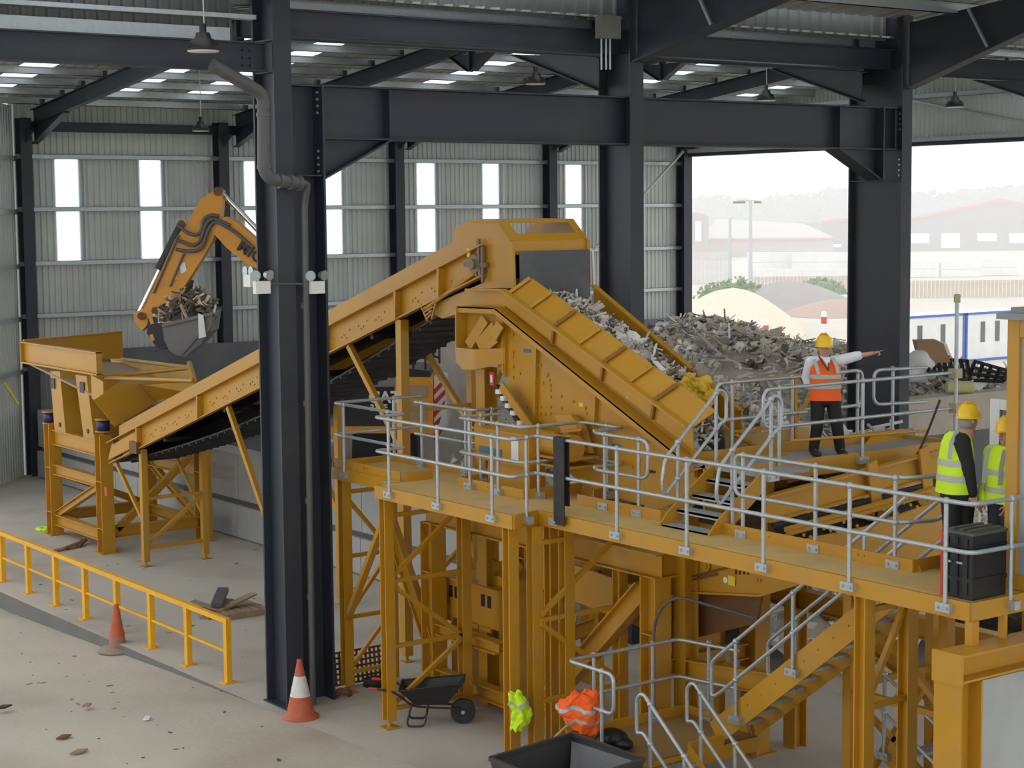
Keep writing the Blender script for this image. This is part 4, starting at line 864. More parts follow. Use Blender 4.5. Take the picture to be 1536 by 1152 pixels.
# ---------------------------------------------------------------- long stair down to the landing
ZL = 1.0
def flight(label, x0, x1, ya, za, yb, zb2, n, name='stair'):
    # flight from (ya,za) low to (yb,zb2) high running in Y
    tt = thing(name, label, 'stair', ((x0+x1)/2, ya, 0))
    for x in (x0, x1):
        m = MB(); e = .16; dy = (yb-ya); dz = zb2-za; L = math.hypot(dy, dz); ny, nz = -dz/L*e, dy/L*e
        if nz < 0: ny, nz = -ny, -nz
        m.prism([(x-.012, ya-ny, za-nz), (x-.012, yb-ny, zb2-nz), (x-.012, yb+ny, zb2+nz), (x-.012, ya+ny, za+nz)], (.024, 0, 0))
        for i in range(n):
            f = (i+.5)/n; m.bolt((x-.012, lerp(ya, yb, f), lerp(za, zb2, f)+.03), .016)
        m.build('stringer', YEL, tt)
    for i in range(n):
        f = (i+.5)/n; y, z = lerp(ya, yb, f), lerp(za, zb2, f)+.04; w = .13
        m = MB(); m.box(x0, y-w, z-.035, x1, y-w+.015, z); m.box(x0, y+w-.015, z-.035, x1, y+w, z)
        for k in range(9): yk = y-w+.02+k*.03; m.box(x0+.01, yk, z-.03, x1-.01, yk+.008, z-.002)
        for k in range(5): xk = lerp(x0, x1, (k+.5)/5); m.box(xk, y-w, z-.03, xk+.008, y+w, z-.004)
        m.build('tread', GALV, tt)
    return tt
def srail(label, x, ya, za, yb, zb2, posts, loop='low', group='rails of the long stair'):
    tt = thing('stair_rail', label, 'handrail', (x, ya, za), group)
    a, b = V((x, ya, za+1.0)), V((x, yb, zb2+1.0)); g = V((0, 0, -.52))
    s_ = 1 if yb < ya else -1
    pts = [b, a, a+V((0, s_*.12, -.1)), a+g+V((0, s_*.12, -.05)), a+g, b+g] if loop == 'low' else [a, b]
    if loop: m = MB(); m.tube(bend(pts, .12), RR, 10); m.build('top_and_mid_rail', GALV, tt)
    for y, dz in posts:
        f = (y-ya)/(yb-ya); z = lerp(za, zb2, f); m = MB(); m.tube([(x, y, z+dz), (x, y, z+1.0)], RR, 10); m.sphere((x, y, z+1), .043); m.sphere((x, y, z+.48), .043); po = m.build('post', GALV, tt)
        m = MB(); bracket(m, x, y, z+dz, (-1, 0, 0)); m.build('post_foot', GALV, po)
flight('long grating stair from the lower landing up to the walkway by the black case', 15.95, 16.65, 17.45, 1.12, 13.9, 3.9, 14)
srail('galvanised rail on the near side of the long stair', 15.9, 17.35, 1.2, 14.1, 3.75, ((17.0, -.05), (15.95, -.02), (14.75, -.02)))
srail('galvanised rail on the far side of the long stair', 16.7, 17.1, 1.4, 14.1, 3.75, ((16.7, 0), (15.5, 0)))
t = thing('stair_landing', 'low yellow landing platform at the turn of the long stair, beside the orange jacket', 'platform', (15.5, 18, 0))
m = MB(); m.box(14.45, 17.3, ZL-.04, 16.6, 18.75, ZL); m.build('deck', mat('muddy_deck', (.30, .185, .06), .75, dirt=(.2, .14, .07), damt=.6), t)
m = MB(); m.box(14.42, 17.3, ZL-.2, 14.46, 18.75, ZL+.12); m.box(14.45, 18.73, ZL-.2, 16.6, 18.78, ZL+.12); m.box(16.58, 17.5, ZL-.2, 16.62, 18.75, ZL+.12); m.box(14.42, 17.28, ZL-.2, 16.6, 17.32, ZL); m.box(15.35, 17.27, ZL-.19, 15.95, 17.33, ZL+.14); m.build('edge_beam', YEL, t)
for x, y in ((14.6, 17.5), (14.6, 18.6), (16.4, 17.5), (16.4, 18.6)): m = MB(); m.ibeam((x, y, 0), (x, y, ZL-.04), .18, .18, .016, .012); m.build('leg', YEL, t)
ZLR = ZL+1.1
handrail('galvanised handrail round the lower landing where the orange jacket hangs', [(14.44, 17.75, ZLR), (14.44, 18.72, ZLR), (16.4, 18.72, ZLR), (16.6, 17.7, ZLR)], [(14.44, 18.0, ZL, ZLR), (14.9, 18.74, ZL, ZLR), (15.95, 18.74, ZL, ZLR), (16.6, 18.3, ZL, ZLR)], closed='start', r=.12)
flight('short lower stair from the landing down to the floor at the bottom of the picture', 14.5, 15.3, 16.1, 0.05, 17.3, .98, 5)
srail('galvanised rail on the near side of the lower stair', 14.47, 17.2, .98, 15.95, -.02, ((17.05, -.05), (16.4, -.05)), group='rails of the lower stair')
srail('galvanised rail on the far side of the lower stair', 15.33, 17.2, .98, 15.95, -.02, ((17.05, -.05), (16.4, -.05)), group='rails of the lower stair')
# a further small stair seen under the long stair
t = flight('small stair seen beyond the long stair beside the concrete wall post', 17.6, 18.6, 15.9, .95, 14.2, .05, 5)
srail('galvanised rail of the small stair beyond the long stair', 17.55, 16.1, 1.1, 14.2, .05, ((15.9, -.1), (14.9, -.05)), group='rails of the small stair')
m = MB(); m.ibeam((19.0, 15.3, .9), (19.0, 18.0, 2.2), .18, .25, .02, .014); m.ibeam((19.0, 20, 2.3), (19.0, 15.2, 2.3), .2, .3, .02, .014); m.box(18.9, 15.2, 0, 19.1, 15.4, 2.2); one('support_beam', m, YEL, 'yellow beams behind the long stair', 'beam')
# ---------------------------------------------------------------- support frame, block wall and cabin
t = thing('support_frame', 'heavy yellow beam and post carrying the cabin corner beside the block wall', 'frame', (14.8, 12.3, 0))
m = MB(); m.ibeam((14.6, 12.35, 3.27), (17.6, 12.35, 3.27), .36, .30, .025, .018); m.box(14.58, 12.15, 3.1, 14.62, 12.55, 3.44); m.build('beam', YEL, t)
m = MB(); m.ibeam((14.78, 12.35, 0), (14.78, 12.35, 3.1), .36, .36, .026, .018, (1, 0, 0)); m.box(14.5, 12.1, 0, 15.06, 12.6, .03); m.build('post', YEL, t)
m = MB(); m.box(14.98, 12.2, 0, 18.5, 12.36, 3.1)
one('block_wall', m, BLOCK, 'grey block wall under the cabin at the edge of the view', 'wall')
cx, cy = 16.0, 12.72
ct = PX(1512, 466, cx).z
t = thing('control_cabin', 'yellow framed grey control cabin at the end of the walkway', 'cabin', (cx+1, cy-1.5, ZD))
m = MB(); m.box(cx+.02, cy-3.2, ZD, cx+2.4, cy-.03, ct-.12); m.build('wall_panel', mat('cabin_grey', (.33, .37, .38), .45), t)
m = MB(); m.box(cx-.02, cy-.14, ZD+.004, cx+.14, cy+.02, ct-.095); m.box(cx-.015, cy-3.2, ct-.28, cx+.1, cy-.005, ct-.1); m.box(cx-.015, cy-3.2, ZD+.008, cx+.1, cy-.005, ZD+.18); m.box(cx+2.3, cy-.14, ZD+.004, cx+2.42, cy+.02, ct-.095); m.box(cx+.01, cy-.1, ct-.3, cx+2.4, cy+.015, ct-.1); m.build('frame', YEL, t)
m = MB(); m.box(cx-.12, cy-3.3, ct-.09, cx+2.5, cy+.1, ct-.02); m.box(cx, cy-3.2, ct-.02, cx+2.4, cy, ct+.04); m.build('roof', mat('roof_grey', (.25, .26, .26), .6), t)
# open white door beyond the cabin corner
m = MB()
a = PX(1487, 598, 17.1); 
dz = a.z; dy = a.y
d_ = MB(); d_.box(17.08, dy-.14, ZD+.02, 17.14, dy, dz); d_.box(17.083, dy-.78, dz-.12, 17.137, dy-.14, dz-.002); d_.box(17.08, dy-.9, ZD+.02, 17.14, dy-.78, dz); d_.box(17.083, dy-.78, ZD+.02, 17.137, dy-.14, ZD+.2)
t = thing('cabin_door', 'white framed open cabin door behind the second green vest worker', 'door', (17.1, dy-.45, ZD+.05))
d_.build('door_frame', WHT, t); d_ = MB(); d_.box(17.10, dy-.8, ZD+.18, 17.12, dy-.12, dz-.1); d_.build('glass_pane', mat('door_glass', (.10, .12, .12), .1), t)
# black case on the deck
t = thing('tool_case', 'black ribbed case with a red edge standing on the walkway corner', 'case', (15.35, 12.75, ZD))
a = PZ(1430, 893, ZD); 
x0, x1, y0, y1 = 15.16, 15.72, 12.5, 13.0-.08
hz = PX(1432, 800, 15.16).z-ZD
m = MB(); m.box(x0, y0, ZD+.005, x1, y1, ZD+hz); m.box(x0-.012, y0-.012, ZD+hz*.28, x1, y1-.02, ZD+hz*.34); m.box(x0-.012, y0-.012, ZD+hz*.8, x1, y1-.02, ZD+hz*.84)
for k in range(3): m.box(x0-.014, y0+.06+k*.13, ZD+.05, x0, y0+.12+k*.13, ZD+hz*.95)
m.build('body', BLK, t)
m = MB(); m.box(x0-.016, y1-.02, ZD+.005, x1, y1+.01, ZD+hz+.01); m.build('red_edge', RED, t)
m = MB(); m.box(x0-.01, y0-.01, ZD+hz, x1+.01, y1, ZD+hz+.03)
for k in range(3): m.box(x0+.03, y0+.05+k*.12, ZD+hz+.03, x1-.03, y0+.1+k*.12, ZD+hz+.055)
m.build('lid', mat('case_lid', (.09, .085, .08), .5), t)
m = MB()
for k in range(2): m.box(x0-.03, y0+.12+k*.16, ZD+hz*.55, x0-.012, y0+.2+k*.16, ZD+hz*.58)
m.build('latch', GALV, t)

t = thing('braced_trestle', 'yellow cross braced trestle in the shade beyond the long stair', 'trestle', (17.6, 17.2, 0))
for x, y in ((17.0, 16.0), (18.6, 16.0), (17.0, 14.4), (18.6, 14.4)): m = MB(); m.box(x-.07, y-.07, 0, x+.07, y+.07, 3.3); m.build('leg', YEL, t)
for p, q in (((17.0, 16.0, .3), (18.6, 16.0, 1.8)), ((18.6, 16.0, .3), (17.0, 16.0, 1.8)), ((17.0, 14.4, 1.9), (17.0, 16.0, 3.2)), ((17.0, 16.0, 1.9), (18.6, 16.0, 1.9)), ((17.0, 14.4, 1.85), (17.0, 16.0, 1.85))): m = MB(); m.bar(p, q, .08, .08); m.build('brace', YEL, t)
m = MB(); m.box(16.95, 14.3, 3.28, 18.7, 16.1, 3.4); m.build('top_frame', YEL, t)
# ================================================================== LOOSE THINGS ON THE FLOOR
# ---- yellow barrier
t = thing('safety_barrier', 'bright yellow pedestrian barrier along the kerb', 'barrier', (13.85, 33, 0))
ybar = [yy(px, 13.88, py) for px, py in ((7.8, 871.5), (46, 889), (87, 908), (131, 930), (179, 950), (232, 974), (283, 998), (340, 1023.5))]
ybar = [27.7+i*1.57 for i in range(11)]
m = MB(); m.bar((13.88, ybar[0]-.05, 1.1), (13.88, ybar[-1]+1, 1.1), .09, .09); m.build('top_rail', BYEL, t)
m = MB(); m.bar((13.88, ybar[0], .55), (13.88, ybar[-1]+1, .55), .045, .045); m.build('mid_rail', BYEL, t)
for y in ybar:
    m = MB(); m.box(13.83, y-.06, .02, 13.93, y+.06, 1.06); po = m.build('post', BYEL, t)
    m = MB(); m.box(13.76, y-.12, .004, 14.0, y+.12, .022); m.build('foot_plate', BYEL, po)
# ---- cones
def cone(p, label, white=True, h=.93, tilt=0):
    p = V(p); t = thing('traffic_cone', label, 'cone', p, 'traffic cones')
    if white:
        m = MB(); m.lathe(p, [(.30, 0), (.30, .03), (.24, .07), (.215, .12), (.165, .36)], 20); m.build('base', CONEO, t)
        m = MB(); m.lathe(p, [(.166, .36), (.092, .69)], 20); m.build('sleeve', CONEW, t)
        m = MB(); m.lathe(p, [(.091, .69), (.042, .92), (.045, .95), (0, .955)], 20); m.build('tip', CONEO, t)
    else:
        m = MB(); m.lathe(p, [(0, 0), (.37, 0), (.37, .035), (.34, .06), (.17, .065), (.15, .09)], 20); m.build('base', mat('cone_base_dirt', (.30, .25, .2), .8), t)
        m = MB(); m.lathe(p, [(.16, .06), (.15, .30)], 20); m.build('sleeve', mat('cone_dirty', (.36, .19, .13), .7), t)
        m = MB(); m.lathe(p, [(.15, .30), (.05, .86), (.05, .90), (0, .905)], 20); m.build('tip', CONEO, t)
cone(PZ(452, 1072, 0.004)+V((-.08, -.12, 0)), 'orange traffic cone with a white sleeve at the foot of the charcoal column')
cone(PZ(176, 976, -.16), 'dirty all orange traffic cone at the kerb below the yellow barrier', False)
# ---- pallet with scrap
p = PZ(352, 920, .004)
t = thing('wooden_pallet', 'low wooden pallet on the floor beside the near column', 'pallet', p)
for i in range(3):
    m = MB(); m.box(p.x-.6, p.y-.5+i*.45, .006, p.x+.6, p.y-.4+i*.45, .11); m.build('bearer', WOOD, t)
for i in range(7):
    m = MB(); m.box(p.x-.6+i*.17, p.y-.5, .11, p.x-.48+i*.17, p.y+.5, .13); m.build('slat', WOOD, t)
def scrap(p, n, L, mt, name, label, cat='scrap', flat=.3):
    m = MB()
    for i in range(n):
        c = V(p)+V((rnd.uniform(-.35, .35), rnd.uniform(-.3, .3), rnd.uniform(.03, .2))); d = V((rnd.uniform(-1, 1), rnd.uniform(-1, 1), rnd.uniform(-.25, .35))).normalized()*L*rnd.uniform(.5, 1)
        m.bar(c-d/2, c+d/2, rnd.uniform(.05, .16), rnd.uniform(.02, .06))
    return m
q = PZ(330, 908, .13)
for i, (dx, dy, dz, L, a, mt, lab) in enumerate(((-.1, .0, .12, .9, .5, CARD, 'torn cardboard sheet lying on the pallet scrap'), (.25, -.1, .22, .95, .1, WOOD, 'yellowish timber batten across the pallet'), (.05, .15, .32, .7, .9, DARKP, 'dark metal offcut on top of the pallet'), (-.3, .1, .2, .6, 2.2, MATS['dusty_steel'], 'grey board leaning on the pallet scrap'), (-.15, -.2, .1, .8, 2.7, RUST, 'brown plank under the scrap on the pallet'))):
    c = p+V((dx-.25, dy+.1, dz)); d = V((math.cos(a), math.sin(a), .25))*L/2
    m = MB(); m.bar(c-d, c+d, .22, .04 if i != 2 else .1); one('scrap_board', m, mt, lab, 'scrap board', 'scrap on the pallet')
q = PZ(105, 824, .004)
for i, lab in enumerate(('brown broken plank on the floor before the hopper legs', 'rusty plank piece beside the brown plank near the hopper legs', 'short dark offcut beside the planks near the hopper legs')):
    m = MB(); c = q+V((.3*i-.2, .1*i, .04)); m.bar(c-V((.35-.08*i, .15, 0)), c+V((.35-.08*i, .1+.1*i, .03*i)), .14, .05); one('plank', m, RUST if i else WOOD, lab, 'plank', 'planks by the hopper')
m = MB(); q = PZ(66, 795, .004)
for i in range(7):
    a = i*.9; m.sphere(q+V((.12*math.cos(a), .16*math.sin(a), .03)), .1, 8, 5, (1, 1.2, .5))
one('crumpled_hivis', m, HVY, 'small crumpled green yellow rag on the floor left of the hopper legs', 'rag')
# floor litter
m = MB()
for k in range(110):
    if k < 50: px, py = rnd.uniform(0, 480), rnd.uniform(915, 1152)
    else: px, py = rnd.uniform(30, 560), rnd.uniform(760, 930)
    c = PZ(px, py, 0)
    z = .006
    if c.x < 13.4: z = -.0327*max(0, c.y-26.2)+.008
    r = rnd.choice((.015, .02, .025, .04, .06)); a = rnd.uniform(0, 3.1)
    d = V((math.cos(a), math.sin(a), 0))*r; m.bar(c+V((0, 0, z))-d, c+V((0, 0, z))+d, r*.8, .012, mi=k % 3)
o = m.build('floor_litter', [WOOD, DARKP, CARD]); props(o, 'scattered small litter and chips over the concrete floor', 'litter', kind='stuff')
for (px, py, s_, mt, lab) in ((5, 1063, .16, BLK, 'dark scrap of rubber at the left edge of the floor'), (95, 1108, .14, RUST, 'brown splinter of wood on the dusty floor lower left'), (130, 1060, .1, CARD, 'torn bit of card on the dusty floor'), (118, 1130, .16, WOOD, 'pale wood chip on the floor near the bottom edge'), (220, 1080, .09, WHT, 'white scrap of paper on the dusty floor')):
    c = PZ(px, py, 0); c.z += .02
    m = MB(); m.prism([c+V((-s_, -.05, 0)), c+V((0, -.09, 0)), c+V((s_, .02, 0)), c+V((.03, .1, 0))], (0, 0, .025)); one('debris_piece', m, mt, lab, 'debris')
# ---- perforated plate leaning by the near legs
def perf(name, a, w, h, nx, nz, label):
    t = MB(); a = V(a)
    st = w/nx; sz = h/nz
    for i in range(nx+1): t.bar(a+V((i*st, 0, 0)), a+V((i*st, .06, h)), .035, .03, (0, 1, 0))
    for k in range(nz+1): t.bar(a+V((0, .06*k/nz, k*sz)), a+V((w, .06*k/nz, k*sz)), .03, .035, (0, 1, 0))
    return one(name, t, RUST, label, 'plate')
a = PZ(498, 1033, .01)
perf('perforated_plate', (a.x, a.y, .05), 1.15, .55, 13, 6, 'brown perforated plate leaning on the floor beside the near column')
m = MB(); q = PZ(562, 1028, .01); m.lathe(q, [(0, 0), (.2, 0), (.2, .12), (.12, .15), (0, .15)], 14); one('rubber_disc', m, RUB, 'black rubber disc below the perforated plate', 'disc')
m = MB(); q = PZ(512, 1046, .01); m.tube(bend([q+V((-.12, 0, .05)), q+V((0, .05, .1)), q+V((.1, -.05, .08)), q+V((.16, 0, .04))], .1), .06); one('scrap_lump', m, RUST, 'small scrap lump on the floor right of the near column foot', 'scrap')
# ---- wheelbarrow
t = thing('wheelbarrow', 'black wheelbarrow parked before the walkway legs', 'wheelbarrow', PZ(655, 1095, 0))
B0 = PZ(650, 1085, 0); ex = V((.80, -.59, 0)).normalized(); ey = V((.59, .80, 0)).normalized()
def wbp(u, v, z): return B0+ex*u+ey*v+V((0, 0, z))
top = [(-.52, -.34, .62), (.5, -.26, .72), (.5, .26, .72), (-.52, .34, .62)]; bot = [(-.28, -.2, .36), (.22, -.15, .34), (.22, .15, .34), (-.28, .2, .36)]
m = MB(); T = [wbp(*p) for p in top]; Bt = [wbp(*p) for p in bot]
for i in range(4):
    j = (i+1) % 4; m.prism([T[i], T[j], Bt[j], Bt[i]], (0, 0, .012))
m.prism(Bt, (0, 0, .012))
for i in range(4): m.tube([T[i], T[(i+1) % 4]], .016)
m.build('tray', mat('barrow_black', (.02, .02, .02), .4), t)
BB = MATS['barrow_black']
for s_ in (-1, 1):
    m = MB(); m.tube(bend([wbp(-.98, s_*.3, .66), wbp(-.6, s_*.3, .6), wbp(-.3, s_*.2, .33), wbp(.45, s_*.09, .26)], .1), .018); m.build('handle_tube', BB, t)
    m = MB(); m.tube([wbp(-1.0, s_*.3, .66), wbp(-.86, s_*.3, .645)], .024); m.build('grip', RED, t)
    m = MB(); m.tube(bend([wbp(-.33, s_*.2, .35), wbp(-.42, s_*.24, .02), wbp(-.12, s_*.24, .02), wbp(-.08, s_*.18, .33)], .1), .016); m.build('stand', BB, t)
m = MB(); c = wbp(.48, 0, .2); m.tube([c-ey*.05, c+ey*.05], .2, 20); m.build('wheel', RUB, t)
m = MB(); m.tube([c-ey*.1, c+ey*.1], .03, 8); m.build('axle', GALV, t)
# ---- tipping skip at the bottom of the view
t = thing('tipping_skip', 'dark open tipping skip at the bottom edge of the view', 'skip', PZ(850, 1170, 0))
zt_ = 1.35
A = PZ(735, 1138, zt_); Bk = PZ(858, 1101, zt_); Ck = PZ(966, 1140, zt_); Dk = PZ(840, 1182, zt_)
cen = (A+Bk+Ck+Dk)/4
def dn(p, f=.72, z=.3): q = cen.lerp(p, f); return V((q.x, q.y, z))
m = MB()
for p, q in ((A, Bk), (Bk, Ck), (Ck, Dk), (Dk, A)):
    m.prism([p, q, dn(q), dn(p)], (0, 0, -.02)); m.bar(p, q, .05, .05)
m.prism([dn(A), dn(Bk), dn(Ck), dn(Dk)], (0, 0, .02)); m.build('body', NAVY, t)
m = MB(); m.prism([dn(Bk, .93, 1.25), dn(Ck, .95, 1.28), dn(Ck, .45, .7), dn(Bk, .35, .75)], (0, 0, .03)); m.build('grey_load', mat('dust_load', (.16, .16, .165), .9), t)
m = MB(); m.box(cen.x-.5, cen.y-.5, 0.01, cen.x+.5, cen.y+.5, .3); m.build('base_frame', BLK, t)
m = MB(); c = dn(A, .3, .62)
for i in range(5): m.bar(c+V((.06*i, 0, .05)), c+V((.06*i+.04, .1, .12+.03*i)), .03, .03)
m.bar(c+V((-.1, .1, -.1)), c+V((.3, .05, .1)), .2, .05)
one('skip_scrap', m, MATS['curtain_rubber'] if 0 else WHT, 'white scraps inside the dark tipping skip', 'scrap')
# ---- hi-vis jackets, strap, bag, broom handle
def crumple(o, st, size):
    sd = o.modifiers.new('subdivide', 'SUBSURF'); sd.levels = sd.render_levels = 2; sd.subdivision_type = 'SIMPLE'
    tx = bpy.data.textures.get('cloth_folds') or bpy.data.textures.new('cloth_folds', 'CLOUDS'); tx.noise_scale = size; tx.noise_depth = 1
    d = o.modifiers.new('folds', 'DISPLACE'); d.texture = tx; d.texture_coords = 'GLOBAL'; d.strength = st; d.mid_level = .5
    return o
def cloth(c, w, h, d, mt, name, label, seed, stripes, lobes=3):
    r = random.Random(seed); t = thing(name, label, 'jacket', c, 'hi-vis jackets hung up'); c = V(c)
    def ring(f, n=22):
        z = c.z+h*(.5-f); k = .45+.75*math.sin(math.pi*min(.92, .12+f*.8))
        return [c+rt0*(w/2*k*(1+.16*math.sin(lobes*a*1.0+f*4+seed))*math.cos(a)) + fw*(d/2*k*(1+.2*math.sin(5*a+f*5))*math.sin(a)) + V((0, 0, z-c.z+.03*math.sin(4*a+seed))) + rt0*(.05*math.sin(f*5+seed)) for a in [2*math.pi*i/n for i in range(n)]]
    def band(f0, f1, k, sc=1.0):
        R = [ring(lerp(f0, f1, i/k)) for i in range(k+1)]; vs = []; 
        for S_ in R:
            cc = sum(S_, V((0, 0, 0)))/len(S_); vs += [cc+(p-cc)*sc for p in S_]
        n = 22; return vs, [(i*n+j, i*n+(j+1) % n, (i+1)*n+(j+1) % n, (i+1)*n+j) for i in range(k) for j in range(n)]
    m = MB(); vs, fs = band(0, 1, 14); m.add(vs, fs, True); m.add(vs[:22], [tuple(range(21, -1, -1))]); m.add(vs[-22:], [tuple(range(22))]); crumple(m.build('fabric', mt, t), .10, .11)
    for a, b in stripes: m = MB(); vs, fs = band(a, b, 2, 1.03); m.add(vs, fs, True); crumple(m.build('reflective_band', REFL, t), .10, .11)
    return t
c = PX(876, 1069, 14.42); cloth(c+V((.0, 0, 0)), .46, .54, .34, HVO, 'hivis_jacket', 'orange hi-vis jacket bundled over the lower landing rail', 3, ((.3, .4), (.62, .70)))
c = PY(777, 1067, 20.05); cloth(c, .22, .52, .2, HVY, 'hivis_jacket', 'green yellow hi-vis vest hanging between two walkway legs', 5, ((.25, .33),), 4)
a, b = PX(862, 1078, 14.3), PZ(822, 1115, .9)
b2 = a+(b-a)*((a.z-.01)/(a.z-b.z)); m = MB(); m.tube([a, b2], .018); one('broom_handle', m, mat('handle_wood', (.5, .33, .1), .6), 'wooden broom handle leaning by the orange jacket', 'broom handle')
t = thing('rucksack', 'dark rucksack lying on the lower landing edge', 'bag', (14.75, 18.2, ZL))
m = MB(); m.sphere((14.72, 18.1, ZL+.13), .16, 12, 8, (1.1, 1.6, .8)); m.sphere((14.72, 17.9, ZL+.1), .12, 12, 8, (1, 1.4, .7)); m.build('body', BLK, t)
m = MB(); m.tube(bend([(14.6, 18.2, ZL+.2), (14.42, 18.15, ZL+.15), (14.38, 18.1, ZL-.1), (14.39, 18.05, ZL-.15)], .1), .012); m.tube(bend([(14.6, 18.0, ZL+.2), (14.42, 17.95, ZL+.12), (14.38, 17.9, ZL-.15)], .1), .012); m.build('strap', BLK, t)
m = MB(); m.tube(bend([(16.0, 24.9, .03), (15.9, 24.6, .12), (16.4, 24.3, .05), (16.1, 24.0, .2), (16.3, 23.8, .6)], .2), .03); m.tube(bend([(16.4, 25.2, .04), (16.7, 24.6, .05), (17.2, 24.2, .06), (17.8, 23.4, .05)], .3), .04); one('cable_bundle', m, PIPE, 'dark cables trailing on the floor behind the near walkway legs', 'cables')
# ---- concrete block wall behind the machines
prot = None
def block_course(z0, z1, x0, x1, L, ya, yb, lab, off=0):
    y = ya-off; first = None; k = 0
    while y > yb:
        if first is None:
            m = MB(); g = .012
            m.prism([(x0+.03, y-L+g, z0), (x0+.03, y-g, z0), (x0, y-g-.03, z0+.03), (x0, y-L+g+.03, z0+.03)], (0, 0, .001))
            m.box(x0, y-L+g, z0+.01, x1, y-g, z1)
            first = one('concrete_block', m, BLOCK, lab, 'concrete block', 'blocks of the low wall behind the conveyor'); fy = y
        else:
            dup(first, (0, y-fy, 0))
        y -= L; k += 1
block_course(.03, .86, 20.5, 21.3, 1.5, 53.7, 27.0, 'grey concrete block in the bottom course of the low wall behind the conveyor')
block_course(.985, 2.14, 20.55, 21.25, 1.5, 53.7, 27.0, 'grey concrete block in the top course of the low wall behind the conveyor', .0)
m = MB(); m.box(20.62, 26.8, .862, 21.2, 53.6, .983); one('wall_ledge', m, DARKP, 'dark ledge strip between the two courses of the low block wall', 'ledge')
# ---- concrete push wall right of the column behind the pointing man
q = PZ(1365, 600, 3.9)
t = thing('bay_wall', 'steel faced concrete wall of the waste bay behind the pointing man', 'wall', (36, q.y, 0))
m = MB(); m.box(28.9, q.y, 0, 47.5, q.y+.5, 3.9); m.build('concrete_top', mat('beige_concrete', (.52, .45, .38), .85, dirt=(.35, .31, .27), damt=.5), t)
m = MB(); m.box(25.0, q.y-.06, 0, 47.5, q.y, 3.05)
for i in range(22):
    for z in (2.9, 2.2): m.bolt((25.4+i, q.y-.06, z), .05, (0, -1, 0), .02)
m.build('steel_facing', MATS['push_wall_plate'], t)

m = MB(); m.tube([PX(6, 573, 19.2), PX(27, 606, 19.6)], .05); one('yellow_bar', m, MATS['label_yellow'], 'yellow bar leaning at the far left corner behind the feed hopper', 'bar')
# ================================================================== PEOPLE
def capsule(m, p, q, r1, r2, n=14):
    p, q = V(p), V(q); d = (q-p); L = d.length
    if L < 1e-5: m.sphere(p, r1, n, 8); return
    m.sphere(p, r1, n, 8); m.sphere(q, r2, n, 8); m.tube([p, q], [r1, r2], n)
def solid(m, name, mt, parent, vox=.012, smooth=4, label=None):
    o = m.build(name, mt, parent, label)
    r = o.modifiers.new('remesh', 'REMESH'); r.mode = 'VOXEL'; r.voxel_size = vox; r.use_smooth_shade = True
    s = o.modifiers.new('smooth', 'SMOOTH'); s.iterations = smooth; s.factor = .5
    return o
def chain(m, pts, rs):
    for i in range(len(pts)-1): capsule(m, pts[i], pts[i+1], rs[i], rs[i+1])
def loft(m, rings, n=20, cap=True):
    # rings: (center, half width vector, half depth vector)
    vs = []
    for c, a, b in rings:
        for j in range(n):
            t = 2*math.pi*j/n; ca, sa = math.cos(t), math.sin(t)
            k = .86 if abs(ca*sa) > .2 else 1
            e = (abs(ca)**2.5+abs(sa)**2.5)**(-1/2.5)
            vs.append(V(c)+V(a)*(ca*e)+V(b)*(sa*e))
    fs = [(i*n+j, i*n+(j+1) % n, (i+1)*n+(j+1) % n, (i+1)*n+j) for i in range(len(rings)-1) for j in range(n)]
    m.add(vs, fs, True)
    if cap: m.add(vs[:n], [tuple(range(n-1, -1, -1))]); m.add(vs[-n:], [tuple(range(n))])
def head(m, c, f, r=.098):
    # skull, jaw, nose, brow, ears; f is the direction the face looks
    f = V(f).normalized(); u = V((0, 0, 1)); s_ = f.cross(u).normalized()
    m.sphere(c+u*.02-f*.012, r, 16, 10, (.95, .95, 1.1)); capsule(m, c-u*.035+f*.02, c-u*.085+f*.045, .072, .045)
    capsule(m, c+f*.088+u*.012, c+f*.112-u*.022, .010, .016); capsule(m, c+f*.085+u*.033+s_*.03, c+f*.085+u*.033-s_*.03, .014, .014)
    for k in (-1, 1): m.sphere(c+s_*(k*.09)-u*.005-f*.005, .03, 10, 6, (.45, .7, 1)); m.sphere(c+f*.062+s_*(k*.04)-u*.03, .026)
    capsule(m, c+f*.086-u*.055+s_*.018, c+f*.086-u*.055-s_*.018, .010, .010)
def face(par, c, f):
    f = V(f).normalized(); u = V((0, 0, 1)); s_ = f.cross(u).normalized()
    for k in (-1, 1):
        m = MB(); m.sphere(c+f*.086+s_*(k*.032)+u*.012, .012, 8, 6); m.build('eye', WHT, par); m = MB(); m.sphere(c+f*.0965+s_*(k*.032)+u*.012, .006, 8, 6); m.build('pupil', BLK, par)
    m = MB(); capsule(m, c+f*.095-u*.055+s_*.018, c+f*.095-u*.055-s_*.018, .005, .005); m.build('lips', mat('lips', (.34, .12, .1), .5) if 'lips' not in MATS else MATS['lips'], par)
def hair(par, c, f):
    f = V(f).normalized(); u = V((0, 0, 1)); m = MB()
    m.sphere(c+u*.028-f*.028, .098, 14, 8, (.98, .98, 1.0)); solid(m, 'hair', HAIR, par, .01, 3)
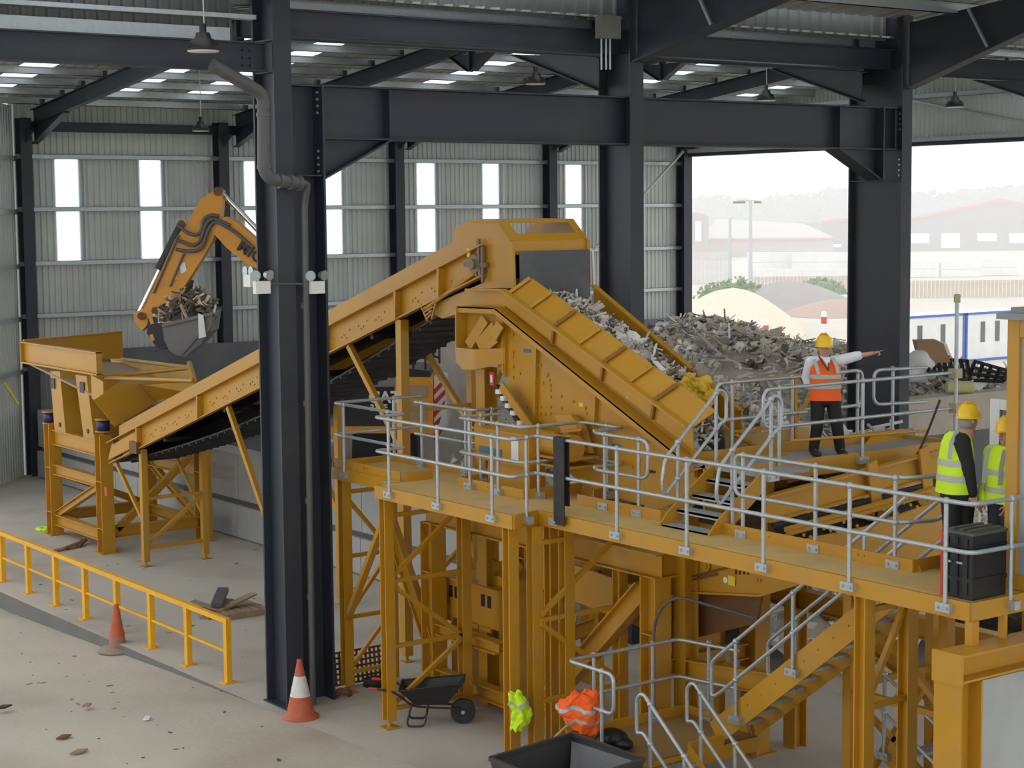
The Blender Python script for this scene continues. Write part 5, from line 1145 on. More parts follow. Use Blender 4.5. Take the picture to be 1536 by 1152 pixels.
def helmet(par, c, f, mt=HELM):
    f = V(f).normalized(); u = V((0, 0, 1)); s_ = f.cross(u).normalized(); m = MB(); n = 24; vs = []
    prof = [(1.0, 0), (.99, .03), (.95, .07), (.84, .11), (.62, .145), (.32, .16), (.0, .165)]
    for k, z in prof:
        for j in range(n): a = 2*math.pi*j/n; vs.append(c+u*(.045+z)+f*(.14*k*math.cos(a))+s_*(.118*k*math.sin(a)))
    m.add(vs, [(i*n+j, i*n+(j+1) % n, (i+1)*n+(j+1) % n, (i+1)*n+j) for i in range(len(prof)-1) for j in range(n)], True)
    o = m.build('helmet', mt, par)
    m = MB(); vs = []
    for k in (1.0, 1.12):
        for j in range(n):
            a = 2*math.pi*j/n; e = 1+(.22 if k > 1.05 else 0)*max(0, math.cos(a))**2; vs.append(c+u*(.045-(.012 if k > 1.05 else 0))+f*(.14*k*e*math.cos(a))+s_*(.118*k*math.sin(a)))
    vs += [p+u*.006 for p in vs]
    m.add(vs, [(j, (j+1) % n, n+(j+1) % n, n+j) for j in range(n)]+[(2*n+j, 3*n+j, 3*n+(j+1) % n, 2*n+(j+1) % n) for j in range(n)]+[(n+j, n+(j+1) % n, 3*n+(j+1) % n, 3*n+j) for j in range(n)], True); m.build('brim', mt, o)
    m = MB()
    for k in (-.35, 0, .35):
        m.tube([c+u*(.045+.11)+s_*(.118*k)+f*.10, c+u*(.045+.172)+s_*(.1*k)+f*.02, c+u*(.045+.16)+s_*(.1*k)-f*.06], .009, 6)
    m.build('ridge', mt, o)
def hand(m, wrist, d, palm_n, point=False, curl=.5, sc=1.0):
    # palm with five separate fingers; d = direction of the fingers, palm_n = palm normal
    d = V(d).normalized(); n = V(palm_n); n = (n-d*n.dot(d)).normalized(); s_ = d.cross(n).normalized()
    k0, k1 = wrist+d*.03*sc, wrist+d*.085*sc
    for j in (-1.2, -.4, .4, 1.2): capsule(m, wrist+s_*(j*.016*sc), k1+s_*(j*.021*sc), .017*sc, .013*sc)
    for i, (j, L) in enumerate(((-1.5, .072), (-.5, .082), (.5, .076), (1.5, .06))):
        b = k1+s_*(j*.02*sc); c_ = 0 if (point and i == 0) else curl
        if point and i > 0: c_ = 1.5
        p = b; a = 0
        for seg in range(3):
            a += c_*.8; dd = d*math.cos(a)+n*math.sin(a); q = p+dd*(L*(.45, .32, .23)[seg])*sc
            capsule(m, p, q, (.0095-.001*seg)*sc, (.009-.001*seg)*sc, 8); p = q
    b = wrist+d*.03*sc-s_*.03*sc; q = b+(d*.6-s_*.6+n*.35).normalized()*.04*sc; r_ = q+(d*.85-s_*.2+n*.4).normalized()*.035*sc
    capsule(m, b, q, .013*sc, .011*sc, 8); capsule(m, q, r_, .011*sc, .009*sc, 8)
UP = V((0, 0, 1)); TOW = -fw                      # toward the viewer
# ---- the pointing man
D1 = PZ(1232, 684, ZU).dot(cf)-CAM.dot(cf)
def Q(x, y, dd=0): return PD(x, y, D1+dd)
feet = Q(1235, 683); t = thing('person', 'person in an orange vest and yellow helmet pointing with an outstretched arm', 'person', V((feet.x, feet.y, ZU)))
F1 = (TOW*.9+rt0*.25).normalized()
hc = Q(1236, 523.5); neck = Q(1237, 537)
hipL, hipR = Q(1227, 600), Q(1249, 600); knL, knR = Q(1225.5, 641, -.05), Q(1256, 641, -.05); anL, anR = Q(1220.5, 676, .02), Q(1260, 676, .02)
for k in (anL, anR): k.z = ZU+.10
shL, shR = Q(1216.5, 543), Q(1258, 541)
elL, wrL = Q(1209, 566, .10), Q(1217, 588, .05)
elR, wrR, knk = Q(1285, 534, -.08), Q(1309, 530, -.16), Q(1328, 525.5, -.22)
m = MB(); head(m, hc, F1); capsule(m, hc-UP*.05, neck-UP*.05, .055, .062); chain(m, [neck-UP*.06, Q(1237, 570), Q(1238, 596)], [.10, .12, .12]); chain(m, [hipL, knL, anL], [.075, .05, .036]); chain(m, [hipR, knR, anR], [.075, .05, .036])
chain(m, [shL, elL, wrL], [.05, .038, .028]); chain(m, [shR, elR, wrR], [.05, .040, .029]); capsule(m, shL, shR, .06, .06)
for a in (anL, anR): capsule(m, a, a+F1*.12-UP*.05, .036, .03)
hand(m, wrR, (knk-wrR), -UP+TOW*.3, point=True); hand(m, wrL, Q(1222, 598)-wrL, rt0, curl=.6)
solid(m, 'body', SKIN, t, .0075, 3); face(t, hc, F1); hair(t, hc, F1); helmet(t, hc, F1)
m = MB(); chain(m, [hipL, knL, anL], [.112, .088, .074]); chain(m, [hipR, knR, anR], [.112, .088, .074]); loft(m, [(Q(1238, 606), rt0*.19, fw*.125), (Q(1238, 590), rt0*.18, fw*.12)]); solid(m, 'trousers', TROU, t)
m = MB(); chain(m, [shL, elL, elL.lerp(wrL, .55)], [.088, .068, .062]); chain(m, [shR, elR, elR.lerp(wrR, .12)], [.085, .070, .066]); chain(m, [neck-UP*.03, Q(1237, 560)], [.078, .13]); capsule(m, shL, shR, .085, .085); loft(m, [(Q(1237, 598), rt0*.17, fw*.11), (Q(1237, 550), rt0*.17, fw*.11)]); solid(m, 'shirt', SHIRT, t)
def vest(t, rings, mt, bands, straps):
    m = MB(); loft(m, rings, 28); o = m.build('vest', mt, t)
    def at_(z):
        for i in range(len(rings)-1):
            a, b = rings[i], rings[i+1]
            if a[0].z <= z <= b[0].z:
                f = (z-a[0].z)/(b[0].z-a[0].z); return (a[0].lerp(b[0], f), V(a[1]).lerp(V(b[1]), f), V(a[2]).lerp(V(b[2]), f))
        return rings[-1]
    for z0, z1 in bands:
        m = MB(); k = []
        for z in (z0, z1): c, a, b = at_(z); k.append((c, a*1.02+a.normalized()*.004, b*1.02+b.normalized()*.004))
        loft(m, k, 28, False); m.build('reflective_band', REFL, o)
    for pts, mt2, w in straps:
        m = MB()
        for i in range(len(pts)-1): m.bar(pts[i], pts[i+1], w, .006, TOW)
        m.build('reflective_strap', mt2, o)
    return o
r0 = Q(1238, 600); r3 = Q(1237, 541)
rings = [(r0, rt0*.225, fw*.16), (r0.lerp(r3, .3), rt0*.215, fw*.155), (r0.lerp(r3, .62), rt0*.215, fw*.15), (r0.lerp(r3, .85), rt0*.225, fw*.13), (r0.lerp(r3, 1.0), rt0*.205, fw*.095), (r3+UP*.045, rt0*.10, fw*.075)]
zz = lambda y: Q(1237, y).z
front = TOW*.16
vest(t, rings, HVO, ((zz(582), zz(576)), (zz(567.5), zz(561))), (([Q(1221, 539, -.11), Q(1225, 550, -.165), Q(1228, 562, -.17)], REFL, .05), ([Q(1249, 537, -.11), Q(1255, 549, -.165), Q(1257, 560, -.17)], REFL, .05), ([Q(1228, 534, -.09), Q(1232, 541, -.16), Q(1242, 555.5, -.175)], BLK, .018), ([Q(1245, 533, -.09), Q(1243, 545, -.165), Q(1243, 556, -.175)], BLK, .018)))
m = MB(); m.prism([Q(1232, 536, -.15), Q(1246, 535, -.15), Q(1243, 551, -.172)], fw*.01); m.build('shirt_front', SHIRT, t)
for a in (anL, anR):
    m = MB(); capsule(m, V((a.x, a.y, ZU+.055)), V((a.x, a.y, ZU+.045))+F1*.17, .055, .045); m.box(a.x-.03, a.y-.03, ZU+.002, a.x+.03, a.y+.03, ZU+.08); solid(m, 'shoe', SHOE, t)
# ---- green vest man by the case
pf = PZ(1437, 864, ZD); D2 = pf.dot(cf)-CAM.dot(cf)
def G(x, y, dd=0): return PD(x, y, D2+dd)
t = thing('person', 'person in yellow green vest and black jacket seen from behind beside the black case', 'person', V((pf.x, pf.y, ZD)))
F2 = (rt0*.93+fw*.35).normalized(); S2 = F2.cross(UP).normalized()
hc = G(1453, 631); nk = G(1449, 646)
hL, hR = G(1426, 742, -.04), G(1448, 742, .06); kL, kR = G(1428, 800, -.03), G(1445, 800, .06); aL, aR = G(1428, 852, -.02), G(1443, 852, .07)
for k in (aL, aR): k.z = ZD+.1
sN, sF = G(1443, 662, -.18), G(1428, 658, .17)
eN, wN = G(1452, 703, -.2), G(1459, 742, -.18)
m = MB(); head(m, hc, F2); capsule(m, hc-UP*.05, nk-UP*.04, .058, .065); chain(m, [nk-UP*.05, G(1437, 690), G(1437, 735)], [.10, .13, .12]); chain(m, [hL, kL, aL], [.08, .055, .04]); chain(m, [hR, kR, aR], [.08, .055, .04])
capsule(m, sN, sF, .06, .06); chain(m, [sN, eN, wN], [.05, .04, .03]); chain(m, [sF, G(1436, 700, .2), G(1448, 738, .2)], [.05, .04, .03]); hand(m, wN, G(1461, 757, -.18)-wN, fw, curl=.45); hand(m, G(1448, 738, .2), -UP, -fw, curl=.45)
for a in (aL, aR): capsule(m, a, a+F2*.12-UP*.05, .036, .03)
solid(m, 'body', SKIN, t, .0085, 3); face(t, hc, F2); helmet(t, hc, F2)
m = MB(); m.sphere(hc+UP*.0-F2*.03-UP*.02, .1, 14, 8, (.97, .97, .95)); solid(m, 'hair', mat('grey_hair', (.3, .28, .26), .8), t, .01, 3)
m = MB(); chain(m, [hL, kL, aL], [.125, .10, .085]); chain(m, [hR, kR, aR], [.125, .10, .085]); loft(m, [(G(1437, 752), F2*.15, S2*.19), (G(1437, 728), F2*.145, S2*.19)]); solid(m, 'trousers', TROU, t)
JK = mat('black_jacket', (.016, .016, .018), .85)
m = MB(); chain(m, [sN, eN, eN.lerp(wN, .93)], [.10, .082, .062]); chain(m, [sF, G(1436, 700, .2), G(1447, 735, .2)], [.1, .08, .062]); capsule(m, sN, sF, .10, .10); chain(m, [nk-UP*.04, G(1440, 675)], [.085, .15]); loft(m, [(G(1437, 736), F2*.15, S2*.2), (G(1438, 665), F2*.14, S2*.19)]); capsule(m, nk-UP*.02, nk-UP*.05, .078, .09); solid(m, 'jacket', JK, t)
r0 = G(1432, 738); r3 = G(1436, 655)
rings = [(r0, F2*.195, S2*.235), (r0.lerp(r3, .3), F2*.18, S2*.225), (r0.lerp(r3, .62), F2*.175, S2*.22), (r0.lerp(r3, .88), F2*.15, S2*.205), (r0.lerp(r3, 1.02), F2*.12, S2*.17), (r3+UP*.06, F2*.08, S2*.10)]
zg = lambda y: G(1435, y).z
vest(t, rings, HVY, ((zg(720), zg(710.5)), (zg(697), zg(688))), (([G(1436, 646, -.16), G(1427, 664, -.22), G(1424, 690, -.235)], REFL, .05),))
for a in (aL, aR):
    m = MB(); capsule(m, V((a.x, a.y, ZD+.06)), V((a.x, a.y, ZD+.05))+F2*.17, .06, .05); solid(m, 'shoe', SHOE, t)
# ---- second green vest worker, half hidden by the cabin
pf = PZ(1503, 866, ZD); D3 = pf.dot(cf)-CAM.dot(cf)
c0 = CX+FPX*((pf-CAM).dot(cr))/D3
def H(x, z, dd=0): return pf+rt0*x+UP*(z)+fw*dd
t = thing('person', 'person in a yellow green vest and dark trousers half hidden behind the cabin corner', 'person', pf)
F3 = (-rt0*.8+TOW*.5).normalized(); S3 = F3.cross(UP).normalized()
hc = H(.03, 1.66); m = MB(); head(m, hc, F3); capsule(m, hc-UP*.05, hc-UP*.2, .055, .065); chain(m, [H(0, 1.42), H(0, 1.2), H(0, .98)], [.1, .13, .12])
sA, sB = H(0, 1.42)-S3*.19, H(0, 1.42)+S3*.19; eA, wA = sA-UP*.3, sA-UP*.55+F3*.12
capsule(m, sA, sB, .06, .06)
for s_ in (-1, 1):
    a = H(0, 1.42)+S3*.19*s_; e = a-UP*.3+F3*.02; w_ = a-UP*.54+F3*.14; chain(m, [a, e, w_], [.05, .04, .03]); hand(m, w_, -UP+F3*.5, -S3*s_, curl=.5)
    h_ = H(0, .95)+S3*.1*s_; chain(m, [h_, h_-UP*.43, h_-UP*.86], [.08, .055, .04]); capsule(m, h_-UP*.86, h_-UP*.9+F3*.12, .036, .03)
solid(m, 'body', SKIN, t, .0085, 3); face(t, hc, F3); hair(t, hc, F3); helmet(t, hc, F3)
m = MB()
for s_ in (-1, 1): h_ = H(0, .95)+S3*.1*s_; chain(m, [h_, h_-UP*.43, h_-UP*.84], [.115, .09, .08])
loft(m, [(H(0, .92), F3*.14, S3*.18), (H(0, 1.05), F3*.14, S3*.18)]); solid(m, 'trousers', mat('navy_trousers', (.03, .035, .05), .8), t)
m = MB()
for s_ in (-1, 1): a = H(0, 1.42)+S3*.19*s_; e = a-UP*.3+F3*.02; w_ = a-UP*.54+F3*.14; chain(m, [a, e, e.lerp(w_, .9)], [.1, .085, .065])
solid(m, 'sleeves', HVY, t)
rings = [(H(0, .88), F3*.19, S3*.23), (H(0, 1.1), F3*.17, S3*.22), (H(0, 1.3), F3*.165, S3*.22), (H(0, 1.45), F3*.13, S3*.2), (H(0, 1.53), F3*.08, S3*.1)]
vest(t, rings, HVY, ((pf.z+1.0, pf.z+1.06), (pf.z+1.2, pf.z+1.26)), (([H(0, 1.5)+S3*.12+F3*.12, H(0, 1.3)+S3*.12+F3*.18, H(0, 1.1)+S3*.12+F3*.19], REFL, .05), ([H(0, 1.5)-S3*.12+F3*.12, H(0, 1.3)-S3*.12+F3*.18, H(0, 1.1)-S3*.12+F3*.19], REFL, .05)))
for s_ in (-1, 1):
    h_ = H(0, .06)+S3*.1*s_; m = MB(); capsule(m, h_, h_+F3*.17, .06, .05); solid(m, 'shoe', SHOE, t)
# ================================================================== WASTE
WM = [mat('waste_a', (.52, .47, .41), .9, var=.3, vscale=2), mat('waste_b', (.70, .65, .57), .9, var=.3, vscale=2), mat('waste_c', (.14, .115, .095), .9, var=.3), mat('waste_d', (.85, .83, .80), .85, var=.2), mat('waste_e', (.24, .15, .09), .9, var=.3), mat('waste_f', (.38, .39, .40), .85, var=.3), mat('waste_g', (.10, .19, .32), .7), mat('waste_h', (.58, .49, .36), .9, var=.3)]
def shards(m, hf, xr, yr, n, sz, wts, seed, flat=.5, keep=None, lumps=True):
    r = random.Random(seed); ids = []
    for i, w_ in enumerate(wts): ids += [i]*w_
    k = 0; tries = 0
    while k < n and tries < n*6:
        tries += 1
        x, y = r.uniform(*xr), r.uniform(*yr); z = hf(x, y)
        if z is None or (keep and not keep(x, y, z)): continue
        k += 1; s = sz*r.choice((.4, .6, .6, .8, 1, 1, 1.5)); c = V((x, y, z+r.uniform(-.3, .5)*s)); mi = r.choice(ids)
        d = V((r.gauss(0, 1), r.gauss(0, 1), r.gauss(0, flat))).normalized(); u = V((r.gauss(0, 1), r.gauss(0, 1), r.gauss(0, 1)))
        e = d.cross(u).normalized(); f = d.cross(e)
        kind = r.random()
        if kind < .45:   # sticks and laths
            m.bar(c-d*s, c+d*s, s*.16, s*.09, u, mi)
        elif kind < .75 or not lumps:  # bent flakes
            w_ = s*r.uniform(.35, .8); g = f*s*r.uniform(-.3, .3); th = f*.02
            a, b, cc, dd_ = c-d*s*.8-e*w_*r.uniform(.2, .5), c+d*s*r.uniform(.4, .8)-e*w_*.4+g, c+d*s*.7+e*w_*r.uniform(.2, .5), c-d*s*r.uniform(.3, .7)+e*w_*r.uniform(.4, .7)-g*.6
            m.prism([a, b, cc, dd_], th, mi)
        else:            # lumps
            w_ = s*r.uniform(.25, .5); p8 = [c+d*(i*w_*r.uniform(.6, 1.1))+e*(j*w_*r.uniform(.5, 1))+f*(q*w_*r.uniform(.3, .8)) for q in (-1, 1) for j in (-1, 1) for i in (-1, 1)]
            m.add(p8, [(0, 2, 3, 1), (4, 5, 7, 6), (0, 1, 5, 4), (2, 6, 7, 3), (0, 4, 6, 2), (1, 3, 7, 5)], mi=mi)
def ground_grid(m, hf, xr, yr, st, mi=0, zmin=None):
    nx, ny = int((xr[1]-xr[0])/st)+1, int((yr[1]-yr[0])/st)+1; vs = []; 
    for j in range(ny):
        for i in range(nx):
            x, y = xr[0]+i*st, yr[0]+j*st; z = hf(x, y); vs.append((x, y, (z if z is not None else 0)))
    m.add(vs, [(j*nx+i, j*nx+i+1, (j+1)*nx+i+1, (j+1)*nx+i) for j in range(ny-1) for i in range(nx-1)], True, mi)
def wob(x, y, s=1.): return math.sin(x*1.7*s+.3)*math.cos(y*1.3*s)*.5+math.sin(x*.9*s+y*1.9*s+1)*.5
def bay(x, y):
    h = 0
    for cx_, cy_, hh, rx, ry in ((27.5, 38.5, 5.4, 3.6, 5.5), (31.5, 35, 5.2, 4.5, 5), (29.0, 31.0, 5.25, 4.0, 3.6), (33.0, 32.0, 4.7, 3.6, 4), (36.5, 31, 4.1, 4, 3.2), (40, 30.3, 3.9, 4, 2.4), (25.5, 33, 3.4, 3, 5), (24.8, 27.0, 4.4, 2.6, 4.2), (24.6, 23.0, 4.0, 2.5, 3.0)):
        d = ((x-cx_)/rx)**2+((y-cy_)/ry)**2; h = max(h, hh*(1-d*.55) if d < 1.8 else 0)
    return max(.05, h+wob(x, y)*.22+wob(x, y, 3)*.1)
BW = PZ(1365, 600, 3.9).y
def keep_bay(x, y, z):
    if abs(x-24.3) < 2.4 and 34.5 < y < 41.5: return False
    if x > 25.5 and BW-.7 < y < BW+.9: return False
    if 25.0 < x < 30 and 24.9 < y < BW-.1: return False
    return z > .25
m = MB()
hb_ = lambda x, y: bay(x, y) if keep_bay(x, y, 9) else .03
ground_grid(m, lambda x, y: hb_(x, y)-.12, (21.6, 45.6), (20.0, 46.0), .3, 0)
shards(m, bay, (21.6, 45.4), (20.2, 46), 26000, .19, (5, 8, 1, 6, 1, 3, 0, 4), 11, .5, keep_bay)
shards(m, bay, (22, 45), (20.5, 45), 500, .38, (3, 5, 1, 7, 1, 2, 1, 2), 12, .35, keep_bay, False)
props(m.build('waste_heap', WM), 'big heap of mixed grey and beige waste in the bay behind the machines', 'waste', kind='stuff')
# waste riding down the chute
def ch(x, y):
    if y > 22.95 or y < 19.0: return None
    b = 4.85+.43*(y-21.1); t_ = 1.0 if y > 20.2 else max(0, 1-(20.2-y)/1.0)
    if t_ < .05: return None
    return b+.08+(.84+.22*(1-((x-17.4)/.9)**2))*t_+wob(x*3, y*3)*.06
m = MB(); ground_grid(m, lambda x, y: (ch(x, y) or 4.85+.43*(y-21.1))-.06, (16.7, 18.15), (19.1, 22.9), .12, 2)
shards(m, ch, (16.72, 18.1), (19.05, 22.95), 2400, .13, (5, 6, 3, 4, 2, 4, 0, 2), 21, .6)
props(m.build('chute_waste', WM), 'mixed waste sliding down the yellow chute below the curtain', 'waste', kind='stuff')
t = thing('yellow_bag', 'crumpled yellow plastic bag on the waste near the low end of the chute', 'bag', PX(1042, 590, 17.85))
m = MB(); c = PX(1042, 590, 17.85)
for i in range(12):
    a = i*2.4; m.sphere(c+V((.16*math.cos(a), .2*math.sin(a), -.16+.035*i)), .15-.006*i, 9, 6, (1, 1.3, .9))
crumple(solid(m, 'bag_body', mat('bag_yellow', (.75, .48, .03), .6), t, .03, 2), .16, .12)
m = MB(); m.bar(PX(1030, 588, 17.7), PX(1000, 622, 17.4), .1, .08); one('timber_post', m, WOOD, 'brown timber lying across the chute waste beside the yellow bag', 'timber')
m = MB(); c = V((17.5, 19.1, 4.25)); m.prism([c+V((-.9, .5, .1)), c+V((-.5, -.2, .12)), c+V((.6, -.3, .2)), c+V((.5, .5, .5))], (0, 0, .03)); one('rubber_sheet', m, RUB, 'black rubber sheet at the low end of the chute below the yellow bag', 'sheet')
# bits on top of the heap that stand out
for q, D, sz, mt, nm, lab, cat in (((1395, 526), 41.6, .5, CARD, 'cardboard_box', 'brown cardboard box open on top of the heap beside the tall pole', 'box'), ((1408, 522), 41.8, .3, MATS['waste_d'], 'card_sheet', 'pale bent card flap leaning against the cardboard box', 'sheet')):
    c = PD(q[0], q[1], D); t = thing(nm, lab, cat, c)
    m = MB(); r_, u_ = (rt0*.95+fw*.3).normalized(), (UP*.95-rt0*.25).normalized()
    m.prism([c-r_*sz*.6-u_*sz*.6, c+r_*sz*.6-u_*sz*.6, c+r_*sz*.5+u_*sz*.5, c-r_*sz*.6+u_*sz*.5], fw*(.4 if nm == 'cardboard_box' else .03)); m.build('panel', mt, t)
    m = MB(); m.prism([c+r_*sz*.5+u_*sz*.5, c+r_*sz*.6-u_*sz*.6, c+r_*sz*.95-u_*sz*.7, c+r_*sz*.8+u_*sz*.3], fw*.03); m.build('flap', mt, t)
c = PD(1374, 548, 41.7); m = MB()
for i in range(9): a = i*1.3; m.sphere(c+rt0*(.2*math.cos(a))+UP*(.2*math.sin(a)-.05)+fw*.1*math.sin(3*a), .27-.012*i, 12, 8, (1, 1, .95))
t = thing('white_sack', 'big white sack on the heap just right of the charcoal column', 'sack', c); solid(m, 'sack_body', WHT, t, .05, 3)
# black plastic crates in the heap
def crate(a, b, c_, d_, label, n, k):
    m = MB(); P = lambda u, v: (a.lerp(b, u)).lerp(d_.lerp(c_, u), v)
    for i in range(n+1): m.bar(P(i/n, 0), P(i/n, 1), .07, .09, TOW)
    for j in range(k+1): m.bar(P(0, j/k), P(1, j/k), .08, .09, TOW)
    return one('plastic_crate', m, BLK, label, 'crate', 'black plastic crates in the heap')
crate(PD(1393, 556, 41.4), PD(1455, 572, 41.4), PD(1450, 541, 41.9), PD(1390, 538, 41.9), 'black open slatted plastic crate on the heap behind the standing pole', 7, 2)
crate(PD(1452, 570, 41.4), PD(1505, 572, 41), PD(1512, 556, 41.2), PD(1462, 542, 41.8), 'black lattice crate at the right end of the heap above the white board', 4, 3)
c = PD(1466, 576, 41.3); m = MB(); m.prism([c-rt0*.28-UP*.02, c+rt0*.05-UP*.16, c+rt0*.26+UP*.02, c-rt0*.02+UP*.16], fw*.04); one('white_board', m, WHT, 'white square board lying on the heap above the green vest man', 'board')
c = PD(1425, 588, 41.2); c.z = 4.05; c.y = BW+.2; m = MB(); m.tube([c-rt0*.3, c+rt0*.3], .14, 14); one('foam_roll', m, mat('pale_foam', (.62, .60, .28), .8), 'pale yellow foam roll on top of the bay wall', 'roll')
# ================================================================== EXCAVATOR
DE = 45.6
t = thing('excavator', 'orange yellow excavator behind the conveyor, lifting a loaded bucket over the hopper', 'excavator', V((24, 38, 0)))
def E(x, y, dd=0): return PD(x, y, DE+dd)
def eprism(pts, d0, d1, name, mt, par=None, label=None):
    m = MB(); m.prism([E(x, y, d0) for x, y in pts], fw*(d1-d0)); return m.build(name, mt, par or t, label)
bm = eprism([(314, 343), (322, 328), (340, 325), (356, 334), (392, 366), (478, 448), (545, 590), (505, 615), (438, 486), (378, 402), (340, 372)], -.3, .3, 'boom', EXY)
eprism([(327, 281), (334, 286), (331, 330), (318, 362), (304, 386), (262, 452), (243, 476), (226, 480), (214, 470), (228, 436), (262, 360), (288, 322), (300, 300)], -.25, .25, 'arm', EXY)
m = MB(); m.tube([E(273, 338, -.1), E(239, 405, -.1)], .13, 14); m.build('bucket_cylinder', BLK, t)
m = MB(); m.tube([E(239, 405, -.1), E(207, 472, -.1)], .06, 12); m.build('bucket_rod', CHROME, t)
m = MB(); m.tube([E(331, 287, 0), E(378, 336, 0), E(420, 380, 0)], .07, 12); m.build('arm_rod', CHROME, t)
for i, pts in enumerate((((268, 338), (280, 350), (296, 353), (303, 345), (304, 330), (314, 322), (328, 324)), ((266, 360), (290, 370), (302, 360), (306, 340), (318, 326), (345, 338)), ((264, 374), (285, 378), (303, 374), (310, 350), (320, 330), (350, 345), (380, 372)))):
    m = MB(); m.tube(bend([E(x, y, -.36) for x, y in pts], .3), .045); m.build('hydraulic_hose', MATS['grey_pipe'] if i == 0 else PIPE, t)
for a, b in (((268, 352), (230, 440)), ((276, 380), (255, 430))): m = MB(); m.tube([E(*a, -.3), E(*b, -.3)], .03); m.build('hydraulic_pipe', PIPE, t)
for q, r_ in (((327, 287), .12), ((318, 333), .10), ((272, 336), .10), ((233, 466), .10), ((212, 474), .10)):
    m = MB(); m.tube([E(*q, -.33), E(*q, .33)], r_, 14); m.build('pivot_pin', MATS['rust_brown_steel'], t)
m = MB(); m.prism([E(268, 396, -.27), E(277, 393, -.27), E(280, 406, -.27), E(272, 411, -.27)], fw*.015); m.build('data_plate', WHT, t)
m = MB(); m.prism([E(260, 414, -.27), E(265, 412, -.27), E(266, 418, -.27), E(261, 421, -.27)], fw*.015); m.build('warning_label', MATS['label_yellow'], t)
r_ = (E(378, 405, -.31)-E(352, 378, -.31)); o = text_obj('boom_lettering', 'MIC', .40, E(354, 373, -.32), E(377, 388, -.32)-E(354, 373, -.32), UP, BLK, t)
eprism([(200, 470), (216, 462), (232, 462), (236, 478), (222, 486), (212, 497), (204, 486)], -.22, .22, 'bucket_link', EXY)
hb2 = eprism([(222, 478), (236, 472), (246, 480), (250, 500), (252, 520), (244, 526), (234, 520), (220, 500)], -.3, .3, 'quick_hitch', BLK)
for q in ((226, 482), (227, 507)): m = MB(); m.prism([E(q[0]-3, q[1]-5, -.31), E(q[0]+2, q[1]-6, -.31), E(q[0]+5, q[1]+3, -.31), E(q[0], q[1]+5, -.31)], fw*.01); m.build('hitch_label', EXY, t)
BST = mat('bucket_steel', (.17, .165, .155), .5, dirt=(.24, .2, .15), damt=.6, dscale=4)
prof = [(243, 487), (246, 510), (254, 526), (264, 533), (278, 535), (298, 518), (316, 497), (319, 470)]
bk = thing  # bucket shell: curved plate between two cheeks
m = MB()
for i in range(len(prof)-1):
    a, b = E(*prof[i], -.65), E(*prof[i+1], -.65); m.prism([a, b, b+fw*1.3, a+fw*1.3], UP*.03)
for d_ in (-.65, .63): m.prism([E(x, y, d_) for x, y in prof], fw*.03)
m.bar(E(243, 488, -.68), E(319, 470, -.68), .1, .08, UP); m.bar(E(298, 518, -.69), E(317, 486, -.69), .06, .05); m.bar(E(272, 532, -.69), E(300, 500, -.69), .05, .04)
bo = m.build('bucket', BST, t)
m = MB()
for i in range(5): c = E(319, 470, -.6+i*.3); m.prism([c, c+rt0*.03-UP*.12, c+rt0*.1+UP*.2, c+rt0*.06+UP*.22], fw*.08)
m.build('tooth', GALV, bo)
# body
BLKP = MATS['black_plastic']
eprism([(497, 572), (548, 566), (592, 568), (592, 640), (497, 640)], -1.2, 1.2, 'side_panel', BLKP)
eprism([(548, 567), (592, 567), (592, 580), (548, 580)], -1.22, -1.2, 'grey_stripe', MATS['box_grey'])
eprism([(592, 566), (650, 566), (650, 640), (592, 640)], -1.2, 1.2, 'engine_door', EXY)
eprism([(604, 578), (640, 578), (640, 596), (604, 596)], -1.23, -1.2, 'louvre', MATS['dusty_steel'])
eprism([(604, 602), (640, 602), (640, 628), (604, 628)], -1.23, -1.2, 'louvre', MATS['dusty_steel'])
eprism([(494, 640), (655, 640), (655, 650), (494, 650)], -1.35, 1.2, 'body_skirt', EXY)
eprism([(545, 558), (600, 552), (645, 556), (645, 567), (545, 568)], -1.1, 1.1, 'engine_hood', BLKP)
eprism([(478, 530), (512, 528), (516, 640), (478, 640)], -1.25, .2, 'cab', GLASSY)
m = MB(); m.prism([E(651, 566, -1.25), E(668, 570, -.9), E(672, 640, -.9), E(651, 645, -1.25)], fw*2.0); m.build('counterweight', WHT, t)
for k in range(5):
    m = MB(); y = 572+k*17; m.prism([E(651, y+12, -1.27), E(668, y-6, -.93), E(668, y+2, -.93), E(651, y+21, -1.27)], fw*.012); m.build('chevron', RED, t)
tx = text_obj('door_lettering', 'CAT', .40, E(553, 604, -1.26), rt0, UP, WHT, t); text_obj('model_lettering', '330F', .22, E(555, 616, -1.26), rt0, UP, WHT, t)
m = MB(); m.prism([E(562, 605, -1.28), E(574, 605, -1.28), E(568, 600, -1.28)], fw*.01); m.build('logo_triangle', EXY, t)
m = MB()
for a, b in (((620, 512), (620, 556)), ((638, 504), (638, 560)), ((659, 512), (659, 545)), ((620, 512), (640, 504)), ((640, 504), (659, 513)), ((640, 530), (659, 537)), ((612, 536), (638, 534)), ((650, 507), (650, 540))): m.tube([E(*a, -.9), E(*b, -.9)], .03, 6)
m.build('guard_rail', BLKP, t)
m = MB(); m.tube([E(655, 640, -1.0), E(690, 480, -1.2)], .03, 6) if 0 else None
